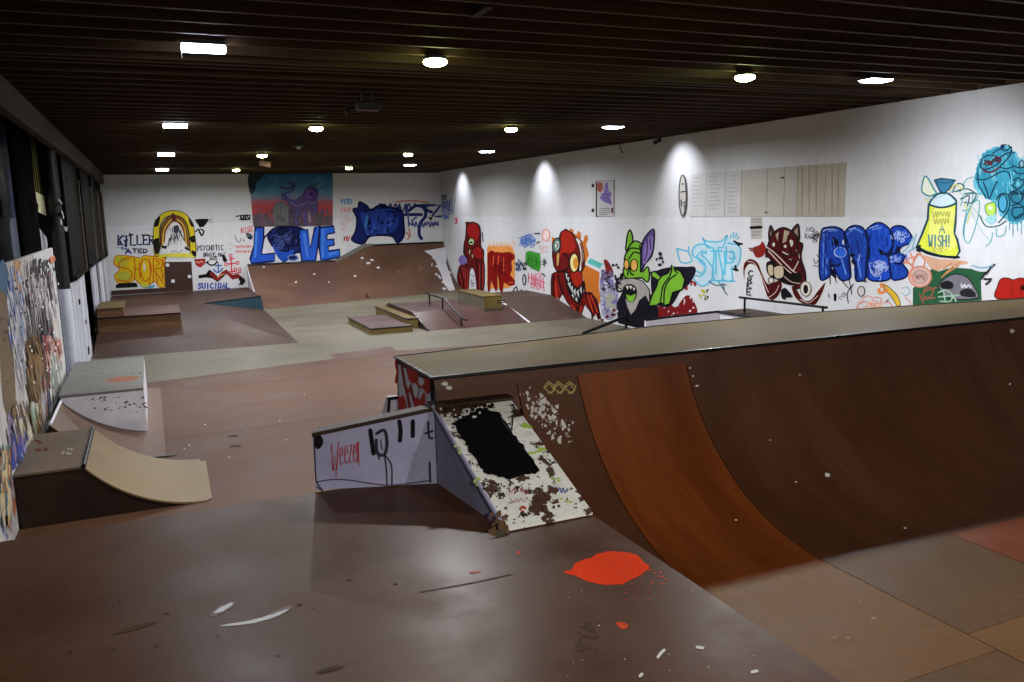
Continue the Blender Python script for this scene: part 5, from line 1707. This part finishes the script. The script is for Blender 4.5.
# yellow drawstring bag
art = Art(*WR, crop=(905, 135, 5.933))
TL = '#1f4a58'
art.fill('#d8e04a', [(140, 412), (215, 430), (305, 405), (300, 520), (292, 585), (310, 620), (325, 690), (300, 730), (200, 715), (120, 690), (70, 660), (100, 590), (135, 500)], sm=False, edge=TL, ew=10)
art.fill('#e9ea7a', [(160, 450), (290, 440), (285, 560), (300, 660), (200, 690), (150, 640)])
art.fill('#c8dce4', [(145, 405), (180, 360), (215, 345), (260, 350), (305, 395), (270, 420), (215, 430), (170, 422)], edge=TL, ew=9)
art.fill('#3c7a9c', [(175, 268), (215, 258), (300, 268), (262, 320), (232, 345), (208, 335)], sm=False, edge=TL, ew=7)
art.lines('#2a5c78', [[(180, 275), (240, 285), (300, 272)]], 5)
art.fill('#dfe6c0', [(100, 310), (115, 250), (135, 255), (170, 320), (185, 345), (145, 362), (105, 340)], edge='#3a8a9a', ew=7)
art.fill('#e0ddd6', [(115, 310), (125, 270), (150, 320), (140, 345)])
art.zig('#a4ae50', 158, 452, 115, 38, 6, 4)
art.zig('#b4a852', 168, 495, 92, 34, 5, 4)
art.text('#6a8a8a', 'A', 205, 530, 30, 50, 6)
art.text('#5f8a94', 'WISH!', 140, 595, 22, 66, 7)
art.zig('#b4a850', 160, 665, 90, 30, 4, 3)
art.splat('#17222a', 62, 655, 90, 690, 4, 8, 16)
art.lines('#17222a', [[(70, 665), (130, 700), (220, 720), (320, 725)]], 10)
art.done(label='yellow drawstring bag painting with writing on the long white wall')

# loose teal and yellow loops
art = Art(*WR, crop=(905, 135, 5.933))
art.lines('#5aa6ae', [[(370, 430), (345, 580), (380, 640), (430, 500), (440, 390), (390, 420), (355, 530), (350, 600)], [(545, 560), (545, 600), (590, 590), (600, 540)], [(330, 420), (350, 370), (400, 350), (390, 430), (340, 450)], [(400, 350), (440, 350), (410, 400)], [(340, 300), (370, 260), (410, 250)], [(480, 660), (510, 630), (520, 580)]], 5)
art.lines('#3f5f62', [[(280, 340), (310, 290), (350, 300), (330, 330), (290, 335)], [(310, 330), (370, 320), (410, 340)], [(440, 470), (480, 540), (550, 540), (600, 510)], [(330, 380), (380, 360), (370, 420)], [(350, 350), (420, 345), (400, 400), (350, 400)]], 6)
art.lines('#c9cf6a', [[(260, 330), (300, 295), (340, 320)], [(120, 380), (140, 400)], [(350, 410), (370, 440)], [(395, 420), (370, 520)]], 6)
art.lines('#8fb8b8', [[(120, 380), (200, 370), (300, 330), (360, 380), (400, 470), (450, 560), (510, 640)], [(390, 420), (470, 500), (545, 560)], [(355, 300), (350, 360)]], 3)
art.done(label='loose teal and yellow looping lines between the bag and the teal creature')

# teal creature
art = Art(*WR, crop=(905, 135, 5.933))
TQ = '#3a93ae'
art.fill('#6ab4c8', [(425, 185), (455, 120), (500, 85), (545, 66), (620, 72), (680, 130), (720, 180), (740, 400), (700, 510), (640, 530), (600, 500), (560, 470), (545, 420), (500, 385), (440, 345), (405, 300), (412, 240)], jag=7)
art.fill(TQ, [(430, 175), (470, 112), (520, 85), (560, 72), (630, 92), (668, 150), (690, 190), (650, 250), (625, 300), (640, 380), (600, 470), (565, 440), (560, 370), (500, 388), (440, 325), (418, 260)], jag=5)
art.fill('#2f7f98', [(620, 150), (680, 165), (745, 210), (750, 470), (690, 505), (625, 515), (605, 470), (635, 400), (625, 330), (640, 250)], jag=6)
art.streaks(['#2a7890', '#4aa6be', '#7ec2d0'], 425, 100, 700, 330, 34, 9, 60, .1)
art.lines('#1c3f50', [[(448, 190), (460, 140), (500, 120), (545, 130), (560, 160), (520, 190), (470, 205), (448, 190)], [(470, 150), (500, 165), (530, 140)], [(520, 110), (560, 84), (600, 92), (630, 70), (622, 120), (590, 160), (560, 190)], [(420, 262), (470, 265), (520, 245), (580, 215), (615, 225), (625, 260)], [(465, 280), (485, 330), (500, 375), (520, 330), (545, 275)], [(540, 385), (565, 352), (605, 350), (622, 390), (615, 440), (590, 480), (555, 520)], [(640, 180), (680, 195), (720, 185)], [(480, 180), (540, 150), (600, 110), (650, 105)], [(598, 58), (575, 62), (570, 80), (588, 92)], [(612, 60), (632, 88), (622, 125)], [(560, 190), (600, 200), (640, 190)], [(430, 220), (440, 300), (480, 370)]], 6)
art.lines('#17384a', [[(640, 270), (680, 255), (700, 290), (670, 320), (640, 300), (660, 275)], [(625, 340), (670, 330), (700, 360), (680, 400), (640, 395), (630, 355), (670, 350)], [(630, 420), (680, 410), (705, 450), (680, 490), (640, 480), (640, 435), (690, 430)], [(700, 260), (730, 300), (700, 340), (730, 390), (700, 430)], [(610, 360), (640, 340), (690, 350)], [(640, 210), (680, 230), (720, 225)], [(650, 500), (690, 470), (720, 480)]], 6)
art.lines('#5e2430', [[(470, 172), (488, 156), (505, 158), (515, 172), (492, 176)], [(528, 150), (545, 134), (562, 138), (566, 152), (545, 156)]], 9)
art.lines('#5e2430', [[(462, 206), (490, 220), (525, 215), (555, 195)]], 8)
art.oval('#4a9cc0', 580, 405, 26, 52, edge='#1c3f50', ew=6)
art.fill('#b4d45a', [(478, 415), (530, 400), (540, 440), (530, 475), (500, 480), (480, 455)], edge='#3a7a5a', ew=4)
art.fill('#d8e4d0', [(495, 425), (515, 422), (518, 440), (498, 442)])
art.fill('#9acbd0', [(485, 485), (540, 475), (535, 520), (490, 520)], jag=3)
art.lines('#3a8fa8', [[(640, 520), (640, 600)], [(665, 510), (668, 570)], [(690, 505), (690, 590)], [(620, 520), (618, 560)]], 3)
art.oval('#24305a', 578, 68, 13, 13)
art.oval('#8fb4b8', 692, 172, 14, 20, edge='#1c3f50', ew=5)
art.done(label='shaggy teal creature painted high beside the yellow drawstring bag')

# green and grey painting under the bag
art = Art(*WR, crop=(850, 240, 5.885))
art.fill('#d6a88c', [(430, 90), (520, 110), (660, 120), (690, 140), (560, 160), (500, 190), (450, 130)])
art.fill('#2a5a3c', [(370, 285), (480, 170), (520, 185), (600, 160), (720, 170), (800, 180), (770, 230), (775, 355), (600, 370), (370, 392)], sm=False)
art.fill('#7a7680', [(520, 270), (560, 225), (620, 200), (690, 220), (740, 290), (750, 340), (640, 350), (560, 330)], edge='#1c2a22', ew=5)
art.fill('#1e1e22', [(530, 260), (570, 240), (605, 255), (600, 285), (545, 285)], edge='#3c4a40', ew=3)
art.fill('#26262a', [(650, 300), (700, 285), (735, 310), (735, 335), (660, 330)])
art.lines('#d5d5d8', [[(655, 260), (660, 280), (675, 262), (680, 280), (700, 265), (712, 280)]], 6)
art.lines('#9ec0a8', [[(520, 310), (560, 295), (600, 320), (590, 360), (530, 360)], [(550, 300), (560, 360)], [(520, 335), (640, 325)], [(600, 320), (625, 360)]], 6)
art.lines('#8a5a44', [[(430, 320), (450, 280), (490, 290), (470, 340), (430, 330)], [(440, 300), (510, 280)], [(420, 350), (500, 340)], [(410, 320), (430, 370)]], 7)
art.lines('#c48a5a', [[(540, 220), (600, 160), (650, 130)], [(560, 200), (640, 150)], [(550, 170), (600, 135)]], 6)
art.oval('#cfb0a4', 412, 215, 66, 60, edge='#d08a74', ew=7)
art.oval('#c4a49c', 412, 218, 44, 38, edge='#a87a70', ew=4)
art.zig('#8a6a64', 384, 202, 56, 34, 4, 4)
art.lines('#d88a70', [[(370, 140), (400, 80), (440, 120), (430, 160)], [(320, 130), (370, 150), (350, 190)], [(350, 190), (380, 250)]], 7)
art.fill('#c8cfd6', [(700, 160), (740, 135), (800, 150), (850, 145), (820, 180), (760, 185)])
art.lines('#2c2c30', [[(800, 200), (830, 160), (850, 145)], [(790, 230), (830, 230)], [(800, 260), (825, 240)], [(770, 230), (800, 190)]], 9)
art.lines('#6a9ab0', [[(720, 150), (780, 165), (840, 150)]], 5)
art.done(label='green painting with a grey rounded car shape under the yellow bag')

# red letter at the right edge
art = Art(*WR, crop=(850, 240, 5.885))
art.fill('#b0241b', [(868, 345), (870, 270), (890, 230), (930, 225), (960, 235), (1000, 225), (1060, 240), (1100, 300), (1100, 330)], edge='#6a1a18', ew=6)
art.lines('#9a1c18', [[(950, 240), (955, 330)], [(1000, 240), (1005, 320)]], 6)
art.fill('#3a1214', [(1005, 270), (1030, 265), (1030, 290), (1008, 295)])
art.done(label='red rounded letters beside the green painting, just above the ramp deck')

# ================================================================== GRAFFITI, BACK WALL
art = Art(*WB, crop=(105, 205, 6.827))
art.text('#22284e', 'KILLER', 90, 212, 30, 62, 9, gap=.42, slope=-.02, jit=3)
art.splat('#26315f', 80, 210, 160, 300, 20, 4, 10)
art.lines('#1d1c24', [[(165, 195), (185, 205)], [(160, 210), (190, 200)], [(250, 205), (300, 205)]], 7)
art.text('#232f78', 'A', 140, 300, 36, 30, 9)
art.text('#2c2c38', 'TED', 190, 300, 26, 26, 7, gap=.4)
art.done(label='black and navy KILLER lettering beside the yellow arch on the back wall')

art = Art(*WB, crop=(105, 205, 6.827))
YL = '#d8c22a'
art.fill('#cfcdc8', [(335, 350), (340, 150), (380, 70), (450, 40), (530, 55), (590, 110), (615, 200), (620, 355)])
art.fill(YL, [(338, 340), (330, 200), (340, 120), (390, 60), (460, 38), (540, 55), (590, 110), (612, 190), (620, 350), (585, 330), (570, 200), (540, 110), (470, 70), (400, 95), (372, 170), (370, 330)], edge='#2a2618', ew=4)
for p in ([(332, 140), (345, 100), (375, 80), (368, 130), (350, 150)], [(333, 240), (372, 230), (372, 310), (350, 340), (338, 310)], [(570, 90), (600, 120), (608, 150), (585, 140)], [(580, 220), (612, 210), (616, 250), (590, 255)], [(590, 310), (618, 320), (620, 358), (600, 345)]):
    art.fill('#1f1c18', p)
art.fill('#7a6a2a', [(372, 260), (378, 150), (420, 85), (475, 70), (540, 100), (572, 180), (578, 280), (550, 290), (540, 180), (490, 110), (430, 130), (400, 200), (395, 285)])
art.lines('#2a2118', [[(378, 300), (384, 150), (430, 85), (485, 72), (545, 105), (574, 190), (580, 300)], [(398, 285), (406, 185), (448, 112), (492, 106), (538, 155), (556, 285)]], 5)
art.lines('#8a3a2e', [[(385, 270), (395, 160), (440, 95), (490, 85), (540, 130), (565, 270)], [(405, 280), (410, 190), (450, 120), (495, 115), (535, 170), (550, 280)]], 7)
art.lines('#d8c84a', [[(395, 275), (402, 180), (445, 108), (492, 100), (540, 150), (556, 275)]], 5)
art.fill('#5a2a2a', [(455, 60), (475, 62), (490, 95), (470, 110), (452, 90)])
art.fill('#dcdada', [(395, 285), (430, 200), (460, 130), (500, 130), (520, 200), (560, 285), (560, 345), (400, 345)])
art.lines('#4a4a50', [[(470, 150), (490, 190), (480, 230)], [(450, 240), (455, 200)], [(510, 180), (540, 240)], [(495, 140), (505, 170)], [(430, 280), (440, 230)], [(500, 240), (495, 210)]], 6)
art.streaks(['#5a5a62', '#8f8d94', '#3a3a42'], 440, 150, 520, 230, 14, 6, 60)
art.fill('#3a3a42', [(470, 145), (500, 140), (505, 175), (485, 195), (470, 175)])
art.lines('#8f8d94', [[(450, 310), (460, 325), (480, 310), (500, 325), (530, 310)]], 4)
art.fill('#2b2a26', [(385, 275), (425, 280), (420, 300), (388, 296)], sm=False)
art.fill('#2b2a26', [(545, 280), (580, 300), (575, 315), (545, 300)], sm=False)
art.fill('#d8d04a', [(380, 340), (440, 330), (570, 330), (600, 345), (600, 358), (380, 352)])
art.done(label='yellow and black striped arch painting on the back wall')

art = Art(*WB, crop=(105, 205, 6.827))
art.fill('#d6d4d6', [(55, 348), (420, 345), (415, 572), (62, 580)], sm=False)
art.fill('#d8b41e', [(62, 400), (75, 350), (130, 345), (190, 352), (240, 360), (270, 345), (320, 350), (400, 350), (410, 420), (405, 480), (410, 550), (370, 560), (340, 520), (300, 545), (240, 540), (200, 500), (190, 520), (130, 535), (85, 530), (65, 480), (100, 440)], edge='#b86a1e', ew=5)
art.fill('#b9b83a', [(75, 370), (120, 355), (150, 390), (130, 430), (90, 410)])
art.fill('#b4b03a', [(80, 470), (150, 455), (180, 500), (150, 525), (100, 520)])
art.lines('#c26a1c', [[(170, 360), (110, 380), (95, 420), (160, 440), (185, 480), (150, 520), (85, 510)], [(200, 360), (205, 440), (200, 510)], [(235, 390), (240, 500)], [(200, 440), (235, 435)], [(260, 370), (240, 440), (270, 520), (310, 480), (310, 400), (270, 365)], [(330, 360), (330, 530)], [(330, 365), (390, 380), (380, 430), (340, 440), (400, 540)], [(350, 380), (370, 395), (350, 415)], [(385, 440), (395, 510)]], 7)
art.fill('#d8d4c0', [(262, 400), (275, 405), (275, 450), (262, 440)])
art.lines('#d0552a', [[(300, 360), (310, 470), (300, 540)], [(395, 360), (400, 420)], [(345, 460), (360, 540)]], 5)
art.fill('#1c1a1e', [(72, 545), (110, 532), (215, 530), (225, 560), (150, 565), (75, 568)], sm=False)
art.fill('#5aa0b8', [(240, 545), (300, 550), (340, 545), (330, 565), (270, 568)])
art.fill('#c8c04a', [(245, 535), (290, 540), (300, 558), (260, 562)])
art.done(label='yellow bubble lettering low on the back wall beside the brown panel')

art = Art(*WB, crop=(105, 205, 6.827))
art.fill(BK, [(615, 100), (650, 95), (705, 95), (700, 115), (670, 150), (640, 140), (625, 120)])
art.lines(BK, [[(640, 120), (650, 150), (660, 120)], [(620, 180), (640, 165), (645, 190)], [(655, 165), (675, 180), (660, 210), (650, 185)], [(665, 140), (680, 130)]], 8)
art.oval('#b9b8bc', 722, 108, 10, 14, edge='#8a888e', ew=3)
art.done(label='small black bird shaped tag beside the yellow arch')
art = Art(*WB, crop=(105, 205, 6.827))
art.lines(BK, [[(895, 78), (930, 72), (990, 70)], [(930, 100), (925, 75), (945, 105), (945, 70), (965, 105), (962, 65), (985, 95), (990, 72)], [(920, 100), (990, 98)]], 6)
art.done(label='small black crown tag beside the sky mural')
art = Art(*WB, crop=(105, 205, 6.827))
art.text('#c85a58', 'RISE', 930, 155, 16, 36, 5, slope=-.12)
art.fill('#4a5a66', [(962, 190), (990, 195), (1010, 215), (1000, 235), (975, 228)])
art.lines('#6a7a7a', [[(890, 210), (900, 245), (920, 250), (930, 225)], [(945, 235), (950, 250)]], 5)
art.done(label='small red RISE tag over grey curls beside the LOVE lettering')

art = Art(*WB, crop=(105, 205, 6.827))
art.text('#2a2a30', 'PSYCHOTIC', 630, 278, 15, 34, 5, gap=.35, slope=-.02, jit=2)
art.text('#2a2a30', 'BRAVE MAN', 672, 325, 12, 26, 4.5, gap=.4, jit=2)
art.text('#2a2a30', 'SAYS', 712, 350, 10, 26, 4.5, gap=.4, jit=2)
art.done(label='black handwritten lines above the red snake on the back wall')
art = Art(*WB, crop=(105, 205, 6.827))
art.zig('#d87a74', 888, 276, 112, 22, 8, 4)
art.zig('#d87a74', 893, 310, 105, 20, 7, 4)
art.lines('#b4b8b8', [[(845, 275), (865, 268), (868, 295), (850, 300)]], 4)
art.done(label='faint pink handwriting beside the blue LOVE lettering')

art = Art(*WB, crop=(105, 205, 6.827))
art.fill('#b0302c', [(612, 372), (685, 368), (680, 400), (650, 425), (622, 410)], sm=False, edge='#6a2020', ew=4)
art.lines('#d8b8b0', [[(625, 385), (640, 395), (655, 385), (670, 392)]], 4)
art.lines(BK, [[(695, 390), (720, 410), (750, 405), (765, 385)], [(690, 395), (705, 385)], [(805, 345), (815, 380), (830, 375)]], 8)
art.fill(BK, [(800, 340), (822, 350), (830, 385), (808, 385)])
art.lines('#3a62b4', [[(772, 395), (774, 455)], [(742, 440), (760, 458), (785, 455), (802, 432)], [(755, 415), (795, 412)]], 7)
art.lines('#c83a48', [[(858, 345), (868, 480)], [(825, 405), (905, 395)], [(835, 460), (900, 450)], [(850, 370), (880, 365)], [(880, 470), (928, 460)]], 7)
for cx, cy in ((858, 345), (825, 405), (905, 395), (890, 440), (920, 440)):
    art.oval('#d6cfd2', cx, cy, 9, 11, edge='#c83a48', ew=5)
art.fill('#1e1516', [(636, 480), (690, 470), (712, 440), (740, 460), (770, 490), (800, 455), (830, 440), (870, 480), (910, 470), (945, 500), (955, 530), (930, 540), (910, 500), (870, 510), (830, 470), (800, 500), (770, 525), (730, 500), (690, 495), (640, 502)], sm=False)
art.lines('#8a1f26', [[(725, 470), (770, 505), (800, 470), (830, 455), (870, 495), (915, 485)]], 14)
art.splat('#1a1618', 915, 500, 965, 545, 16, 4, 9)
art.lines('#d8a060', [[(770, 495), (790, 480), (815, 470)]], 5)
art.text('#2a46a4', 'SUICIDAL', 636, 535, 20, 36, 7, gap=.38, slope=-.02)
art.done(label='red and black snake with an anchor and blue writing on the back wall')

# sky mural
art = Art(*WB, crop=(230, 160, 4.452))
def mixc(a, b, t):
    a, b = (tuple(int(c[k:k + 2], 16) for k in (1, 3, 5)) for c in (a, b))
    return '#%02x%02x%02x' % tuple(int(p + (q - p) * t) for p, q in zip(a, b))
stops = [(56, '#2c4a66'), (80, '#3c76a0'), (130, '#4f86a4'), (165, '#6f7f94'), (182, '#94606a'), (200, '#a8444a'), (235, '#9c4248'), (262, '#6c4a50'), (296, '#585056')]
def skyc(v):
    for (a, ca), (b, cb) in zip(stops, stops[1:]):
        if v <= b:
            return mixc(ca, cb, (v - a) / (b - a))
    return stops[-1][1]
for k in range(20):
    v0, v1 = 56 + 12 * k, 56 + 12 * (k + 1)
    jag = [(84 + (v0 - 56) * .08 + (374 - (v0 - 56) * .08) * t / 9, v0 + random.uniform(-3, 3) * (k > 0)) for t in range(10)]
    art.fill(skyc(v0 + 6), jag + [(457, 296), (104, 297)], sm=False)
art.fill('#2a3a44', [(84, 56), (152, 55), (140, 80), (118, 100), (112, 130), (90, 150)], jag=2)
art.streaks(['#5a90b0', '#3a6c90', '#7a98ac'], 150, 70, 450, 150, 16, 8, 30, -1.5)
art.fill('#5c4c58', [(100, 245), (140, 236), (165, 240), (170, 262), (195, 258), (240, 265), (330, 250), (380, 262), (456, 250), (457, 290), (104, 297)], sm=False, jag=1.5)
art.fill('#646a68', [(195, 292), (192, 210), (212, 190), (245, 190), (262, 212), (262, 290)], sm=False, edge='#4a4e52', ew=3)
art.lines('#565b5c', [[(208, 205), (208, 290)], [(226, 195), (226, 290)], [(244, 200), (244, 290)]], 4)
art.fill('#4a4450', [(262, 290), (265, 195), (300, 185), (325, 195), (330, 290)], sm=False)
art.fill('#504668', [(250, 165), (290, 178), (330, 150), (385, 170), (392, 215), (370, 255), (330, 262), (300, 235), (268, 215)], jag=2)
art.oval('#4f3c78', 360, 152, 36, 36, jag=.05)
art.oval('#6a4a88', 354, 150, 20, 22)
art.oval('#3c2f5c', 362, 152, 8, 10)
art.lines('#4f4a80', [[(228, 122), (258, 128), (288, 114), (276, 138), (244, 150), (262, 178), (300, 185)], [(232, 150), (240, 178), (262, 172)], [(262, 106), (272, 100), (286, 118), (280, 134)], [(370, 210), (395, 235), (415, 222)], [(300, 230), (290, 260), (300, 284)], [(330, 240), (340, 286)]], 8)
art.lines('#75608f', [[(270, 190), (300, 205), (340, 190)], [(345, 185), (380, 195)]], 4)
art.fill('#4e4a50', [(380, 288), (382, 238), (396, 230), (415, 236), (418, 256), (440, 254), (440, 286)], sm=False)
art.fill('#8a8286', [(345, 235), (358, 232), (362, 275), (348, 280)], sm=False)
art.streaks(['#484048', '#6c5a60', '#7c4a50'], 104, 215, 450, 270, 20, 7, 34)
art.done('mural', 'blue and red sky mural with grey towers on the back wall', 'mural')

# LOVE
art = Art(*WB, crop=(230, 160, 4.452), first=.013)
art.fill('#d4d4de', [(90, 460), (105, 300), (210, 310), (290, 310), (340, 296), (470, 290), (490, 440), (280, 452)], sm=False)
art.fill('#2a56c4', [(112, 300), (150, 300), (150, 350), (140, 420), (200, 415), (198, 450), (95, 462), (90, 440), (108, 380)], sm=False, edge='#141c4a', ew=6)
art.fill('#1c2a6a', [(170, 330), (210, 300), (300, 300), (330, 320), (325, 400), (290, 415), (260, 440), (235, 450), (215, 410), (180, 370)], edge='#10163c', ew=6)
art.fill('#2450b8', [(190, 380), (230, 410), (285, 400), (262, 440), (230, 450), (205, 420)])
art.fill('#2c5ed0', [(300, 310), (345, 310), (358, 390), (378, 300), (400, 292), (392, 380), (380, 448), (320, 450), (310, 380)], sm=False, edge='#141c4a', ew=6)
art.fill('#2c66d8', [(400, 300), (462, 294), (466, 325), (432, 330), (432, 355), (462, 352), (464, 378), (436, 385), (440, 405), (488, 398), (490, 432), (405, 448), (396, 380)], sm=False, edge='#141c4a', ew=6)
art.scrawl('#0f1436', 170, 305, 330, 400, 22, 5, 40)
art.scrawl('#40508a', 180, 320, 310, 400, 16, 3, 30)
art.lines('#4a80e4', [[(118, 320), (112, 430)], [(330, 330), (345, 430)], [(415, 310), (412, 430)], [(440, 420), (480, 412)]], 8)
art.oval('#16245c', 280, 435, 22, 12, edge='#6a84c8', ew=4)
art.fill('#c9a0a8', [(85, 305), (105, 300), (100, 320)], sm=False)
art.fill('#1c2540', [(75, 345), (98, 340), (95, 355)], sm=False)
art.done(label='blue LOVE lettering under the sky mural on the back wall')

# small tags and dark blue tag to the right
art = Art(*WB, crop=(320, 160, 3.938))
art.text('#4a82b4', 'VITN', 82, 155, 9, 18, 4)
art.text('#d88078', 'IIIT', 82, 190, 8, 14, 3.5)
art.text('#c0404a', 'MY', 95, 300, 10, 18, 4)
art.scrawl('#d0b0b0', 80, 215, 122, 290, 8, 2, 20)
art.done(label='column of small blue and red tags beside the sky mural')

art = Art(*WB, crop=(320, 160, 3.938))
art.fill('#16225e', [(130, 195), (150, 188), (155, 165), (185, 180), (200, 195), (240, 175), (270, 185), (320, 200), (330, 250), (330, 300), (305, 325), (280, 300), (200, 300), (170, 330), (125, 315), (140, 280), (145, 230)], edge='#0e1438', ew=5)
art.fill('#23409a', [(165, 200), (215, 195), (290, 195), (310, 240), (290, 280), (230, 290), (185, 280), (165, 240)])
art.text('#0e1640', 'TAP', 175, 200, 36, 80, 10, gap=.25)
art.text('#3a62c0', 'A', 205, 235, 30, 50, 7)
art.text('#3a62c0', 'P', 255, 230, 28, 55, 7)
art.lines('#3f74b0', [[(188, 220), (180, 260), (190, 290)]], 8)
art.scrawl('#2a3c8a', 160, 190, 320, 300, 18, 4, 40)
art.done(label='dense dark blue tag above the raised back ramp')

art = Art(*WB, crop=(320, 160, 3.938))
art.zig('#2c3a74', 240, 172, 130, 36, 7, 5)
art.text('#2a3a70', 'TZ', 400, 178, 34, 44, 8, gap=.2)
art.lines('#1c2a60', [[(350, 200), (380, 180), (410, 190), (415, 220), (395, 250), (390, 290), (400, 310)], [(410, 195), (440, 205)], [(335, 215), (400, 215)]], 9)
art.fill('#14141c', [(425, 225), (445, 225), (436, 240)], sm=False)
art.zig('#384a86', 352, 243, 115, 20, 9, 4)
art.lines('#c87858', [[(300, 165), (360, 160), (430, 168)], [(340, 285), (352, 300), (345, 312)], [(350, 270), (356, 300)]], 4)
art.lines('#4a5a94', [[(360, 240), (380, 225)], [(440, 250), (465, 255)], [(345, 190), (350, 260)]], 5)
art.done(label='thin navy lettering on the back wall by the far corner')

# ================================================================== RENDER LOOK
w_ = bpy.data.worlds.new('world')
scene.world = w_
w_.use_nodes = True
w_.node_tree.nodes['Background'].inputs['Color'].default_value = (.02, .022, .026, 1)
w_.node_tree.nodes['Background'].inputs['Strength'].default_value = .3
vs = scene.view_settings
vs.view_transform = 'Standard'
try:
    vs.look = 'None'
except TypeError:
    pass
vs.gamma = 1.0
vs.use_curve_mapping = False
vs.exposure = 0.0
for o in list(scene.objects):
    if '_base' in o:
        del o['_base']
